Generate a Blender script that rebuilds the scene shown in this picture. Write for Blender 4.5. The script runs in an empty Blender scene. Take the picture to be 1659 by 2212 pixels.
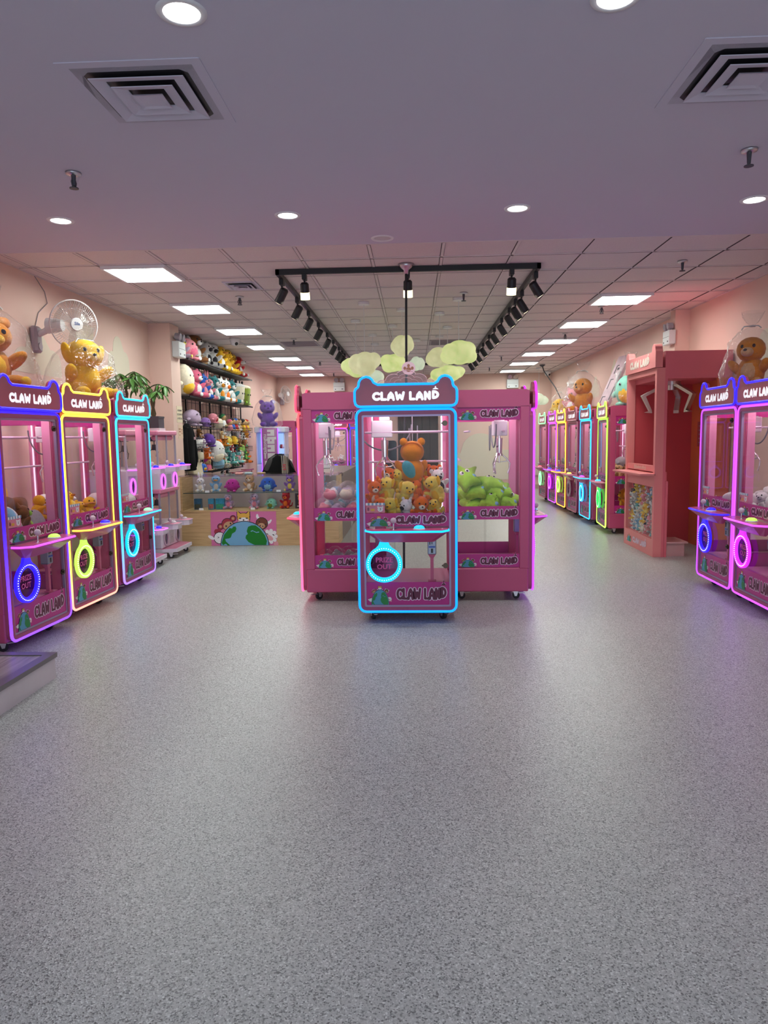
import bpy, bmesh, math, random
from mathutils import Vector, Matrix, Euler

SC = bpy.context.scene
COL = SC.collection
PI = math.pi
random.seed(7)

# ------------------------------------------------------------------ camera
FPX, PITCH, YAW, ROLL, CAM_H = 1543.71, 0.105816, -0.0435865, -0.0146856, 1.412
CE = 2.957                                       # ceiling height
cd = bpy.data.cameras.new('camera'); cam = bpy.data.objects.new('camera', cd); COL.objects.link(cam)
fw = Vector((math.sin(YAW)*math.cos(PITCH), math.cos(YAW)*math.cos(PITCH), -math.sin(PITCH)))
rt = Vector((math.cos(YAW), -math.sin(YAW), 0)); up = rt.cross(fw)
r2 = math.cos(ROLL)*rt + math.sin(ROLL)*up; u2 = -math.sin(ROLL)*rt + math.cos(ROLL)*up
M = Matrix.Identity(4)
for i in range(3):
    M[i][0], M[i][1], M[i][2] = r2[i], u2[i], -fw[i]
M[2][3] = CAM_H
cam.matrix_world = M
cd.sensor_fit = 'HORIZONTAL'; cd.sensor_width = 36.0; cd.lens = FPX*36.0/1659.0
cd.clip_start = 0.05; cd.clip_end = 80
SC.camera = cam

# ------------------------------------------------------------------ world, daylight, exposure
w = bpy.data.worlds.new('world'); SC.world = w; w.use_nodes = True
bg = w.node_tree.nodes['Background']; bg.inputs[0].default_value = (0.62, 0.70, 0.90, 1); bg.inputs[1].default_value = 0.9
SC.view_settings.view_transform = 'Standard'; SC.view_settings.look = 'None'
SC.view_settings.gamma = 1.0; SC.view_settings.use_curve_mapping = False
SC.view_settings.exposure = 0.17
SC.cycles.transparent_max_bounces = 40
SC.cycles.max_bounces = 6; SC.cycles.diffuse_bounces = 3; SC.cycles.glossy_bounces = 2
SC.cycles.transmission_bounces = 6
SC.cycles.caustics_reflective = False; SC.cycles.caustics_refractive = False
SC.cycles.sample_clamp_indirect = 6.0
PANEL_E, DOWN_W, DAY_W = 23.0, 40.0, 58.0


def lamp(name, kind, loc, energy, color, rot=(0, 0, 0), **kw):
    l = bpy.data.lights.new(name, kind); l.energy = energy; l.color = color
    for k, v in kw.items():
        setattr(l, k, v)
    o = bpy.data.objects.new(name, l); o.location = loc; o.rotation_euler = rot; COL.objects.link(o)
    return o


# daylight through the shop front behind the camera
lamp('daylight_shopfront', 'AREA', (0, -2.6, 1.45), DAY_W, (0.74, 0.87, 1.0), (PI/2, 0, 0), shape='RECTANGLE', size=6.4, size_y=2.4)

# ------------------------------------------------------------------ materials
MATS = {}


def nt(name):
    m = bpy.data.materials.new(name); m.use_nodes = True
    return m, m.node_tree.nodes, m.node_tree.links


def mat(name, col, rough=0.5, metal=0.0, var=0.0, scale=20.0, bump=0.0, bscale=None, spec=0.5, sheen=0.0, coat=0.0, trans=0.0):
    if name in MATS:
        return MATS[name]
    m, n, l = nt(name)
    b = n['Principled BSDF']
    b.inputs['Base Color'].default_value = (*col, 1); b.inputs['Roughness'].default_value = rough
    b.inputs['Metallic'].default_value = metal; b.inputs['Specular IOR Level'].default_value = spec
    b.inputs['Sheen Weight'].default_value = sheen; b.inputs['Coat Weight'].default_value = coat
    if trans:
        b.inputs['Transmission Weight'].default_value = trans
    if var or bump:
        tc = n.new('ShaderNodeTexCoord')
        nz = n.new('ShaderNodeTexNoise'); nz.inputs['Scale'].default_value = scale; nz.inputs['Detail'].default_value = 4
        l.new(tc.outputs['Object'], nz.inputs['Vector'])
        if var:
            rp = n.new('ShaderNodeValToRGB')
            rp.color_ramp.elements[0].position = 0.3; rp.color_ramp.elements[1].position = 0.7
            rp.color_ramp.elements[0].color = (*[max(0, c*(1-var)) for c in col], 1)
            rp.color_ramp.elements[1].color = (*[min(1, c*(1+var)) for c in col], 1)
            l.new(nz.outputs['Fac'], rp.inputs[0]); l.new(rp.outputs[0], b.inputs['Base Color'])
        if bump:
            nb = n.new('ShaderNodeTexNoise'); nb.inputs['Scale'].default_value = bscale or scale*4; nb.inputs['Detail'].default_value = 2
            l.new(tc.outputs['Object'], nb.inputs['Vector'])
            bp = n.new('ShaderNodeBump'); bp.inputs['Strength'].default_value = bump; bp.inputs['Distance'].default_value = 0.01
            l.new(nb.outputs['Fac'], bp.inputs['Height']); l.new(bp.outputs['Normal'], b.inputs['Normal'])
    MATS[name] = m
    return m


def emis(name, col, strength, base=None):
    if name in MATS:
        return MATS[name]
    m, n, l = nt(name)
    b = n['Principled BSDF']
    b.inputs['Base Color'].default_value = (*(base or [c*0.6 for c in col]), 1)
    b.inputs['Emission Color'].default_value = (*col, 1); b.inputs['Emission Strength'].default_value = strength
    b.inputs['Roughness'].default_value = 0.4
    MATS[name] = m
    return m


def emis_fade(name, c1, c2, z0, z1, strength):
    """a colour-cycling LED strip: its colour changes along its height (object space)"""
    if name in MATS:
        return MATS[name]
    m, n, l = nt(name)
    b = n['Principled BSDF']; tc = n.new('ShaderNodeTexCoord'); sx = n.new('ShaderNodeSeparateXYZ')
    mr = n.new('ShaderNodeMapRange'); mr.inputs[1].default_value = z0; mr.inputs[2].default_value = z1
    mx = n.new('ShaderNodeValToRGB'); mx.color_ramp.elements[0].color = (*c1, 1); mx.color_ramp.elements[1].color = (*c2, 1)
    l.new(tc.outputs['Object'], sx.inputs[0]); l.new(sx.outputs['Z'], mr.inputs[0]); l.new(mr.outputs[0], mx.inputs[0])
    l.new(mx.outputs[0], b.inputs['Emission Color']); b.inputs['Emission Strength'].default_value = strength
    b.inputs['Base Color'].default_value = (*[0.3*x for x in c1], 1)
    MATS[name] = m
    return m


def glassy(name, tint=(1, 1, 1), refl=0.10, rough=0.02, noise=0.0, scale=14.0, edge=0.6):
    if name in MATS:
        return MATS[name]
    m, n, l = nt(name)
    n.remove(n['Principled BSDF'])
    out = n['Material Output']
    t = n.new('ShaderNodeBsdfTransparent'); t.inputs[0].default_value = (*tint, 1)
    g = n.new('ShaderNodeBsdfGlossy'); g.inputs['Roughness'].default_value = rough
    lw = n.new('ShaderNodeLayerWeight'); lw.inputs['Blend'].default_value = 0.5
    pw = n.new('ShaderNodeMath'); pw.operation = 'POWER'; pw.inputs[1].default_value = 4.5
    l.new(lw.outputs['Facing'], pw.inputs[0])
    mul = n.new('ShaderNodeMath'); mul.operation = 'MULTIPLY_ADD'; mul.inputs[1].default_value = edge; mul.inputs[2].default_value = refl*0.12
    mul.use_clamp = True
    l.new(pw.outputs[0], mul.inputs[0])
    fac = mul.outputs[0]
    if noise:
        tc = n.new('ShaderNodeTexCoord')
        nz = n.new('ShaderNodeTexNoise'); nz.inputs['Scale'].default_value = scale; nz.inputs['Detail'].default_value = 3
        nz.inputs['Distortion'].default_value = 1.5
        l.new(tc.outputs['Object'], nz.inputs['Vector'])
        bp = n.new('ShaderNodeBump'); bp.inputs['Strength'].default_value = 1.0; bp.inputs['Distance'].default_value = 0.06
        l.new(nz.outputs['Fac'], bp.inputs['Height']); l.new(bp.outputs['Normal'], g.inputs['Normal'])
        mu2 = n.new('ShaderNodeMath'); mu2.operation = 'ADD'; mu2.inputs[1].default_value = noise; mu2.use_clamp = True
        l.new(fac, mu2.inputs[0]); fac = mu2.outputs[0]
    mx = n.new('ShaderNodeMixShader')
    l.new(fac, mx.inputs[0]); l.new(t.outputs[0], mx.inputs[1]); l.new(g.outputs[0], mx.inputs[2])
    l.new(mx.outputs[0], out.inputs['Surface'])
    MATS[name] = m
    return m


def wood(name, c1, c2, sc=(1, 1, 14), rough=0.45, rot=0):
    if name in MATS:
        return MATS[name]
    m, n, l = nt(name); b = n['Principled BSDF']; b.inputs['Roughness'].default_value = rough
    tc = n.new('ShaderNodeTexCoord'); mp = n.new('ShaderNodeMapping'); mp.inputs['Scale'].default_value = sc
    nz = n.new('ShaderNodeTexNoise'); nz.inputs['Scale'].default_value = 3.0; nz.inputs['Detail'].default_value = 8; nz.inputs['Distortion'].default_value = 0.4
    rp = n.new('ShaderNodeValToRGB'); rp.color_ramp.elements[0].position = 0.35; rp.color_ramp.elements[1].position = 0.65
    rp.color_ramp.elements[0].color = (*c1, 1); rp.color_ramp.elements[1].color = (*c2, 1)
    l.new(tc.outputs['Object'], mp.inputs[0]); l.new(mp.outputs[0], nz.inputs['Vector']); l.new(nz.outputs['Fac'], rp.inputs[0]); l.new(rp.outputs[0], b.inputs['Base Color'])
    MATS[name] = m
    return m


def floor_mat():
    m, n, l = nt('speckled_vinyl'); b = n['Principled BSDF']
    tc = n.new('ShaderNodeTexCoord')
    v = n.new('ShaderNodeTexVoronoi'); v.inputs['Scale'].default_value = 230.0
    l.new(tc.outputs['Object'], v.inputs['Vector'])
    sp = n.new('ShaderNodeSeparateColor'); l.new(v.outputs['Color'], sp.inputs[0])
    rp = n.new('ShaderNodeValToRGB'); cr = rp.color_ramp
    cr.elements[0].position = 0.0; cr.elements[0].color = (0.12, 0.127, 0.125, 1)
    cr.elements[1].position = 1.0; cr.elements[1].color = (0.75, 0.79, 0.76, 1)
    e = cr.elements.new(0.16); e.color = (0.245, 0.262, 0.255, 1)
    e = cr.elements.new(0.30); e.color = (0.42, 0.45, 0.432, 1)
    e = cr.elements.new(0.85); e.color = (0.53, 0.562, 0.54, 1)
    l.new(sp.outputs[0], rp.inputs[0])
    nz = n.new('ShaderNodeTexNoise'); nz.inputs['Scale'].default_value = 0.8; nz.inputs['Detail'].default_value = 3
    l.new(tc.outputs['Object'], nz.inputs['Vector'])
    mr = n.new('ShaderNodeMapRange'); mr.inputs[3].default_value = 0.92; mr.inputs[4].default_value = 1.08
    l.new(nz.outputs['Fac'], mr.inputs[0])
    mx = n.new('ShaderNodeMix'); mx.data_type = 'RGBA'; mx.blend_type = 'MULTIPLY'; mx.inputs[0].default_value = 1.0
    l.new(rp.outputs[0], mx.inputs[6]); l.new(mr.outputs[0], mx.inputs[7]); l.new(mx.outputs[2], b.inputs['Base Color'])
    b.inputs['Roughness'].default_value = 0.29; b.inputs['Specular IOR Level'].default_value = 0.5
    bp = n.new('ShaderNodeBump'); bp.inputs['Strength'].default_value = 0.25; bp.inputs['Distance'].default_value = 0.002
    l.new(v.outputs['Distance'], bp.inputs['Height']); l.new(bp.outputs['Normal'], b.inputs['Normal'])
    return m


WHITE = mat('white_plastic', (0.78, 0.78, 0.80), 0.4)
BLACK = mat('black_metal', (0.012, 0.012, 0.014), 0.45)
RUBBER = mat('black_rubber', (0.02, 0.02, 0.022), 0.6)
STEEL = mat('bare_steel', (0.62, 0.62, 0.65), 0.3, 1.0)
CHROME = mat('chrome', (0.8, 0.8, 0.82), 0.12, 1.0)
GREY = mat('grey_plastic', (0.28, 0.28, 0.31), 0.45)
DARKGREY = mat('dark_grey_plastic', (0.07, 0.07, 0.085), 0.5)
PINK = mat('pink_powder_coat', (0.54, 0.08, 0.20), 0.38, var=0.03, scale=3, coat=0.15)
FRAMEP = mat('rose_front_frame', (0.40, 0.07, 0.155), 0.4, coat=0.1)
SIGNP = mat('maroon_sign_face', (0.42, 0.07, 0.13), 0.3, coat=0.2)
DECKP = mat('pink_deck_lit_post_tint', (0.78, 0.30, 0.48), 0.4)
MAGENTA = mat('magenta_print', (0.50, 0.02, 0.24), 0.35)
MAROON = mat('maroon_print', (0.12, 0.005, 0.045), 0.4)
LILACW = mat('lilac_white_print', (0.80, 0.62, 0.76), 0.4)
INKW = mat('white_print', (0.85, 0.85, 0.85), 0.4)
INKB = mat('black_print', (0.02, 0.015, 0.02), 0.5)
SEA = mat('blue_print', (0.08, 0.33, 0.50), 0.4)
LAND = mat('green_print', (0.01, 0.24, 0.05), 0.4)
GLASS = glassy('clear_glass')
GLASSG = glassy('green_edged_glass', (0.93, 0.97, 0.95), 0.15)
CELLO = glassy('cellophane', (0.99, 0.99, 0.99), 0.1, 0.07, 0.09, 11.0, 0.35)
CAPS = glassy('capsule_plastic', (0.98, 0.98, 0.99), 0.25, 0.03, 0.02, 6.0, 0.5)
LED_D = emis('dim_lilac_led_strip', (1.0, 0.70, 0.90), 0.9)
LED_W = emis('white_led_strip', (1.0, 0.90, 1.0), 20.0)
LED_P = emis('lilac_led_strip', (0.92, 0.78, 1.0), 3.0)
LETTER = emis('backlit_white_letter', (0.90, 0.93, 1.0), 0.6, (0.9, 0.9, 0.9))


# ------------------------------------------------------------------ mesh builder
class MB:
    def __init__(s):
        s.v = []; s.f = []; s.m = []; s.s = []

    def add(s, vs, fs, m=0, sm=False):
        b = len(s.v); s.v += [tuple(x) for x in vs]
        for f in fs:
            s.f.append(tuple(b+i for i in f)); s.m.append(m); s.s.append(sm)

    def box(s, lo, hi, m=0):
        x0, y0, z0 = lo; x1, y1, z1 = hi
        s.add([(x0, y0, z0), (x1, y0, z0), (x1, y1, z0), (x0, y1, z0), (x0, y0, z1), (x1, y0, z1), (x1, y1, z1), (x0, y1, z1)],
              [(0, 3, 2, 1), (4, 5, 6, 7), (0, 1, 5, 4), (1, 2, 6, 5), (2, 3, 7, 6), (3, 0, 4, 7)], m)

    def rbox(s, lo, hi, b=0.01, m=0, seg=1):
        bm = bmesh.new(); bmesh.ops.create_cube(bm, size=1)
        for v in bm.verts:
            v.co = Vector([lo[i]+(v.co[i]+0.5)*(hi[i]-lo[i]) for i in range(3)])
        bmesh.ops.bevel(bm, geom=bm.edges[:], offset=b, segments=seg, affect='EDGES', profile=0.5)
        bm.verts.index_update()
        s.add([v.co[:] for v in bm.verts], [[v.index for v in f.verts] for f in bm.faces], m, seg > 1)
        bm.free()

    def cyl(s, p0, p1, r0, r1=None, n=12, m=0, caps=True):
        r1 = r0 if r1 is None else r1
        p0, p1 = Vector(p0), Vector(p1); d = (p1-p0).normalized()
        a = d.orthogonal().normalized(); b = d.cross(a)
        ring = lambda p, r: [p+(a*math.cos(2*PI*i/n)+b*math.sin(2*PI*i/n))*r for i in range(n)]
        A, B = ring(p0, r0), ring(p1, r1)
        s.add(A+B, [(i, (i+1) % n, n+(i+1) % n, n+i) for i in range(n)], m, True)
        if caps:
            if r0 > 1e-5: s.add(A, [tuple(range(n-1, -1, -1))], m)
            if r1 > 1e-5: s.add(B, [tuple(range(n))], m)

    def sph(s, c, r, m=0, seg=12, ring=8, rot=None, fn=None):
        if not hasattr(r, '__len__'): r = (r, r, r)
        vs = []; R = rot.to_matrix() if rot else None
        for j in range(1, ring):
            t = PI*j/ring
            for i in range(seg):
                p = 2*PI*i/seg
                q = Vector((math.sin(t)*math.cos(p), math.sin(t)*math.sin(p), math.cos(t)))
                k = fn(q) if fn else 1.0
                q = Vector((q.x*r[0]*k, q.y*r[1]*k, q.z*r[2]*k))
                vs.append(q)
        vs += [Vector((0, 0, r[2]*(fn(Vector((0, 0, 1))) if fn else 1))), Vector((0, 0, -r[2]*(fn(Vector((0, 0, -1))) if fn else 1)))]
        if R: vs = [R @ q for q in vs]
        c = Vector(c); vs = [q+c for q in vs]
        fs = []; T = (ring-1)*seg
        for j in range(ring-2):
            for i in range(seg):
                a = j*seg+i; b = j*seg+(i+1) % seg
                fs.append((a, a+seg, b+seg, b))
        for i in range(seg):
            fs.append((T, i, (i+1) % seg)); k = (ring-2)*seg
            fs.append((T+1, k+(i+1) % seg, k+i))
        s.add(vs, fs, m, True)

    def tube(s, pts, r, m=0, n=8, closed=False):
        pts = [Vector(p) for p in pts]; N = len(pts); rings = []
        pa = None
        for k in range(N):
            if closed: d = (pts[(k+1) % N]-pts[k-1])
            else: d = pts[min(k+1, N-1)]-pts[max(k-1, 0)]
            d = d.normalized() if d.length > 1e-9 else Vector((0, 0, 1))
            if pa is None:
                a = d.orthogonal().normalized()
            else:
                a = pa-d*pa.dot(d); a = a.normalized() if a.length > 1e-6 else d.orthogonal().normalized()
            pa = a; b = d.cross(a)
            rr = r[k] if hasattr(r, '__len__') else r
            rings.append([pts[k]+(a*math.cos(2*PI*i/n)+b*math.sin(2*PI*i/n))*rr for i in range(n)])
        vs = [p for q in rings for p in q]; fs = []
        for k in range(N if closed else N-1):
            k2 = (k+1) % N; off = 0
            if closed and k2 == 0:                                     # align the seam
                best = min(range(n), key=lambda o: (rings[k][0]-rings[0][o]).length); off = best
            for i in range(n):
                fs.append((k*n+i, k*n+(i+1) % n, k2*n+(i+1+off) % n, k2*n+(i+off) % n))
        s.add(vs, fs, m, True)
        if not closed:
            s.add(rings[0], [tuple(range(n-1, -1, -1))], m); s.add(rings[-1], [tuple(range(n))], m)

    def prism(s, poly, y0, y1, m=0, ax='xz'):
        """poly in the plane, extruded from y0 (front) to y1"""
        n = len(poly)
        P = {'xz': lambda u, v, d: (u, d, v), 'xy': lambda u, v, d: (u, v, d), 'yz': lambda u, v, d: (d, u, v)}[ax]
        A = [P(u, v, y0) for u, v in poly]; B = [P(u, v, y1) for u, v in poly]
        s.add(A, [tuple(range(n))], m); s.add(B, [tuple(range(n-1, -1, -1))], m)
        s.add(A+B, [(i, i+n, (i+1) % n+n, (i+1) % n) for i in range(n)], m)

    def flat(s, poly, y, m=0):
        s.add([(u, y, v) for u, v in poly], [tuple(range(len(poly)))], m)

    def ringplate(s, outer, inner, y0, y1, m=0):
        """plate with a hole; outer and inner have the same number of points (xz)"""
        n = len(outer)
        A = [(u, y0, v) for u, v in outer]; B = [(u, y0, v) for u, v in inner]
        Cc = [(u, y1, v) for u, v in outer]; D = [(u, y1, v) for u, v in inner]
        q = [(i, (i+1) % n) for i in range(n)]
        s.add(A+B, [(i, j, n+j, n+i) for i, j in q], m); s.add(Cc+D, [(j, i, n+i, n+j) for i, j in q], m)
        s.add(A+Cc, [(i, n+i, n+j, j) for i, j in q], m); s.add(B+D, [(j, n+j, n+i, i) for i, j in q], m)

    def lathe(s, prof, c=(0, 0, 0), n=16, m=0, fn=None):
        vs = []
        for k, (r, z) in enumerate(prof):
            for i in range(n):
                t = 2*PI*i/n; q = r*(fn(t, k) if fn else 1)
                vs.append((c[0]+q*math.cos(t), c[1]+q*math.sin(t), c[2]+z))
        fs = []
        for k in range(len(prof)-1):
            for i in range(n):
                fs.append((k*n+i, k*n+(i+1) % n, (k+1)*n+(i+1) % n, (k+1)*n+i))
        s.add(vs, fs, m, True)

    def xf(s, mtx):
        s.v = [tuple(mtx @ Vector(p)) for p in s.v]; return s

    def join(s, o, mtx=None, mmap=None):
        b = len(s.v)
        s.v += [tuple(mtx @ Vector(p)) if mtx else p for p in o.v]
        s.f += [tuple(b+i for i in f) for f in o.f]; s.m += [mmap[i] if mmap else i for i in o.m]; s.s += o.s

    def mesh(s, name, mats):
        me = bpy.data.meshes.new(name); me.from_pydata(s.v, [], s.f)
        for mt in (mats if isinstance(mats, (list, tuple)) else [mats]):
            me.materials.append(mt)
        me.polygons.foreach_set('material_index', s.m); me.polygons.foreach_set('use_smooth', s.s)
        me.update()
        return me


def obj(name, me, parent=None, loc=(0, 0, 0), rot=(0, 0, 0), sc=None, **props):
    o = bpy.data.objects.new(name, me); COL.objects.link(o); o.location = loc; o.rotation_euler = rot
    if sc is not None:
        o.scale = sc if hasattr(sc, '__len__') else (sc, sc, sc)
    if parent: o.parent = parent
    for k, v in props.items(): o[k] = v
    return o


def tag(o, label, cat, group=None, kind=None):
    o['label'] = label; o['category'] = cat
    if group: o['group'] = group
    if kind: o['kind'] = kind
    return o


def thing(name, label, cat, loc, rz=0, group=None):
    return tag(obj(name, None, None, loc, (0, 0, rz)), label, cat, group)


def struct(name, me, parent=None, **kw):
    o = obj(name, me, parent, **kw)
    if not parent: o['kind'] = 'structure'
    return o


def rrect(x0, x1, z0, z1, r, n=5):
    pts = []
    for cx, cz, a in ((x1-r, z1-r, 0), (x0+r, z1-r, 90), (x0+r, z0+r, 180), (x1-r, z0+r, 270)):
        for i in range(n+1):
            t = math.radians(a+90*i/n); pts.append((cx+r*math.cos(t), cz+r*math.sin(t)))
    return pts[::-1]


def arc(cx, cz, rx, rz, a0, a1, n=10):
    return [(cx+rx*math.cos(math.radians(a0+(a1-a0)*i/n)), cz+rz*math.sin(math.radians(a0+(a1-a0)*i/n))) for i in range(n+1)]


# ------------------------------------------------------------------ writing
def font_mb(s, size, align='CENTER', bold=0.0, spacing=1.0):
    cu = bpy.data.curves.new('writing', 'FONT'); cu.body = s; cu.size = size; cu.align_x = align; cu.align_y = 'CENTER'
    cu.offset = bold; cu.resolution_u = 2; cu.space_character = spacing
    o = bpy.data.objects.new('writing', cu); COL.objects.link(o)
    dg = bpy.context.evaluated_depsgraph_get(); dg.update()
    me = bpy.data.meshes.new_from_object(o.evaluated_get(dg))
    mb = MB(); mb.add([(v.co.x, 0, v.co.y) for v in me.vertices], [tuple(p.vertices) for p in me.polygons])
    bpy.data.objects.remove(o); bpy.data.curves.remove(cu); bpy.data.meshes.remove(me)
    return mb


GLY = {
    'C': ([arc(.46, .5, .40, .46, 48, 312, 9)], .95),
    'L': ([[(.08, 1), (.08, .04), (.52, .04)]], .78),
    'A': ([[(.04, 0), (.14, .62), (.36, .98), (.58, .62), (.68, 0)], [(.14, .33), (.58, .33)]], .96),
    'W': ([[(.02, 1), (.18, .05), (.44, .66), (.70, .05), (.88, 1)]], 1.16),
    'N': ([[(.06, 0), (.06, 1), (.56, .05), (.56, 1)]], .90),
    'D': ([[(.08, .04), (.08, .96)], arc(.10, .5, .52, .46, 90, -90, 8)], .86),
    ' ': ([], .42),
}


def bubble(mb, text, x0, z0, h, wid, rad, y, m, claw=True):
    """bubble lettering: the union of round strokes, fitted to width wid, cut out cell by cell as one flat sheet"""
    tot = sum(GLY[c][1] for c in text); k = wid/tot; x = x0
    for ci, ch in enumerate(text):
        st, adv = GLY[ch]
        lift = h*0.13 if (ch == 'D' and claw) else 0
        segs = []
        for pl in st:
            pts = [(x+u*k, z0+lift+v*h) for u, v in pl]
            segs += list(zip(pts, pts[1:]))
        if segs:
            us = [p[0] for sg in segs for p in sg]; vs = [p[1] for sg in segs for p in sg]
            c = rad*.5; ua, va = min(us)-rad-c, min(vs)-rad-c
            nu, nv = int((max(us)+rad+c-ua)/c)+2, int((max(vs)+rad+c-va)/c)+2

            def dist(u, v):
                best = 9.0
                for (au, av), (bu, bv) in segs:
                    du, dv = bu-au, bv-av; L2 = du*du+dv*dv or 1e-12
                    t = max(0, min(1, ((u-au)*du+(v-av)*dv)/L2))
                    best = min(best, math.hypot(u-au-t*du, v-av-t*dv))
                return best-rad
            F = [[dist(ua+i*c, va+j*c) for j in range(nv)] for i in range(nu)]
            for i in range(nu-1):
                for j in range(nv-1):
                    q = [(ua+(i+a)*c, va+(j+b)*c, F[i+a][j+b]) for a, b in ((0, 0), (1, 0), (1, 1), (0, 1))]
                    if all(p[2] > 0 for p in q): continue
                    out = []
                    for a in range(4):
                        p, n_ = q[a], q[(a+1) % 4]
                        if p[2] <= 0: out.append(p[:2])
                        if (p[2] <= 0) != (n_[2] <= 0):
                            t = p[2]/(p[2]-n_[2]); out.append((p[0]+(n_[0]-p[0])*t, p[1]+(n_[1]-p[1])*t))
                    if len(out) > 2: mb.flat(out, y, m)
        if ch == 'D' and claw:
            cx = x+.35*k; t = z0+h*1.28+rad*0.6
            mb.flat([(cx-.36*k, t), (cx+.36*k, t), (cx+.24*k, t+h*.14), (cx+.07*k, t+h*.24), (cx+.07*k, t+h*.46), (cx-.07*k, t+h*.46), (cx-.07*k, t+h*.24), (cx-.24*k, t+h*.14)], y-2e-5, m)
        x += adv*k


def disc(mb, cx, cz, rx, rz, y, m, n=16, a0=0, a1=360, rot=0):
    pts = arc(0, 0, rx, rz, a0, a1, n)
    if a1-a0 == 360: pts = pts[:-1]
    c, s_ = math.cos(math.radians(rot)), math.sin(math.radians(rot))
    mb.flat([(cx+u*c-v*s_, cz+u*s_+v*c) for u, v in pts], y, m)


# material order for emblem meshes
EMB = [MAGENTA, SEA, LAND, INKB, mat('tan_print', (0.55, 0.33, 0.17), .4), INKW, mat('brown_print', (0.17, 0.045, 0.015), .4),
       mat('yellow_print', (0.72, 0.42, 0.06), .4), mat('red_print', (0.35, 0.03, 0.05), .4), LILACW, MAROON, mat('rose_print', (0.75, 0.35, 0.38), .4)]


def emblem(mb, cx, cz, rz, y, big=False, rx=None, q=None):
    """half globe with five animals peeping over its edge; layers 0.6 mm apart towards the viewer"""
    e = 0.0008 if big else 0.0005
    rx = rx or rz; q = q or rx
    cnt = [0]

    def D(u, v, a, b, lay, m, rot=0, n=14):
        cnt[0] += 1
        disc(mb, cx+u*q, cz+v*q, a*q, b*q, y-e*lay-cnt[0]*4e-6, m, n, rot=rot)
    def poly(pts, lay, m):
        mb.flat([(cx+u*q, cz+v*q) for u, v in pts], y-e*lay, m)
    # animals: chicken, monkey, dog, bull, sheep
    def head(ang, dist, fill, rot, extra):
        u, v = dist*math.cos(math.radians(ang))*rx/q, dist*math.sin(math.radians(ang))*rz/q
        extra(u, v, rot)
    H = .235 if big else .27
    def base(u, v, fill):
        if not big: D(u, v, H*1.27, H*1.27, 0, 9)
        D(u, v, H*1.12, H*1.12, 1, 3); D(u, v, H, H, 2, fill)
    def chicken(u, v, r_):
        D(u-.13, v+.26, .10, .12, 1, 8); D(u-.02, v+.31, .09, .10, 1, 8); base(u, v, 5); D(u-.36, v+.02, .15, .07, 1, 5, 150)
        D(u+.17, v-.03, .08, .07, 3, 7)
        for du, dv in ((-.06, .02), (.12, .12)): poly([(u+du-.05, v+dv+.05), (u+du+.05, v+dv), (u+du-.05, v+dv-.05), (u+du, v+dv)], 3, 3)
    def monkey(u, v, r_):
        for du, dv in ((-.30, -.10), (.24, .24)): D(u+du, v+dv, .14, .14, 0.5, 3); D(u+du, v+dv, .11, .11, 1.2, 8); D(u+du, v+dv, .06, .06, 2.2, 4)
        base(u, v, 8); D(u+.03, v-.06, .22, .17, 3, 4, 25)
        for du, dv in ((-.06, -.08), (.13, .03)): D(u+du, v+dv, .035, .04, 4, 3)
    def dog(u, v, r_):
        for sg in (-1, 1): poly([(u+sg*.28, v+.38), (u+sg*.08, v+.22), (u+sg*.29, v+.05)], 0.6, 3); poly([(u+sg*.255, v+.33), (u+sg*.11, v+.2), (u+sg*.26, v+.09)], 2.1, 7)
        D(u, v+.02, H*1.2, H*1.02, 1, 3); D(u, v+.02, H*1.1, H*.92, 2, 7); D(u, v-.10, H*1.0, .16, 3, 5)
        D(u, v-.05, .035, .03, 4, 3)
        for sg in (-1, 1): D(u+sg*.14, v+.02, .05, .025, 4, 3); D(u+sg*.2, v-.07, .04, .03, 4, 11)
        for sg in (-1, 1): D(u+sg*.38, v-.24, .10, .08, 1, 3); D(u+sg*.38, v-.24, .08, .06, 2.2, 5)
    def bull(u, v, r_):
        poly([(u-.18, v+.16), (u-.24, v+.28), (u-.22, v+.38), (u-.16, v+.40), (u-.12, v+.28), (u-.05, v+.20)], .8, 5); poly([(u+.20, v+.06), (u+.30, v+.10), (u+.40, v+.18), (u+.42, v+.12), (u+.36, v+.02), (u+.24, v-.06)], .8, 5)
        base(u, v, 6); D(u-.02, v-.10, .15, .12, 3, 4); D(u-.07, v-.09, .025, .03, 4, 3); D(u+.04, v-.12, .025, .03, 4, 3)
        for du, dv in ((-.10, .08), (.16, -.04)): D(u+du, v+dv, .03, .03, 4, 3)
    def sheep(u, v, r_):
        D(u+.24, v-.32, .10, .12, 1, 11); base(u, v, 5); D(u-.03, v-.06, .17, .10, 3, 11, -30)
        for du, dv in ((-.12, .10), (.14, .06)): D(u+du, v+dv, .05, .02, 4, 3, -30)
        for k in range(9):
            a = k*40; D(u+.24*math.cos(math.radians(a)), v+.24*math.sin(math.radians(a)), .08, .08, 1.5, 5)
    for ang, dist, fn in ((163, 1.10, chicken), (128, 1.14, monkey), (91, 1.12, dog), (51, 1.18, bull), (19, 1.14, sheep)):
        head(ang, dist, 0, 0, fn)
    k = 28 if big else 18
    disc(mb, cx, cz, rx*1.03, rz*1.03, y-e*5, 3, k, 0, 180); disc(mb, cx, cz, rx, rz, y-e*6, 1, k, 0, 180)
    gp = lambda pts, lay, m: mb.flat([(cx+u*rx, cz+v*rz) for u, v in pts], y-e*lay, m)
    west = [(-.93, .0+.02), (-.98, .12), (-.86, .46), (-.62, .74), (-.52, .72), (-.46, .80), (-.36, .80), (-.33, .70), (-.38, .58), (-.52, .50), (-.58, .34), (-.66, .30), (-.82, .28), (-.80, .18), (-.72, .10), (-.62, .0), (-.72, .0), (-.80, .08)]
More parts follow.
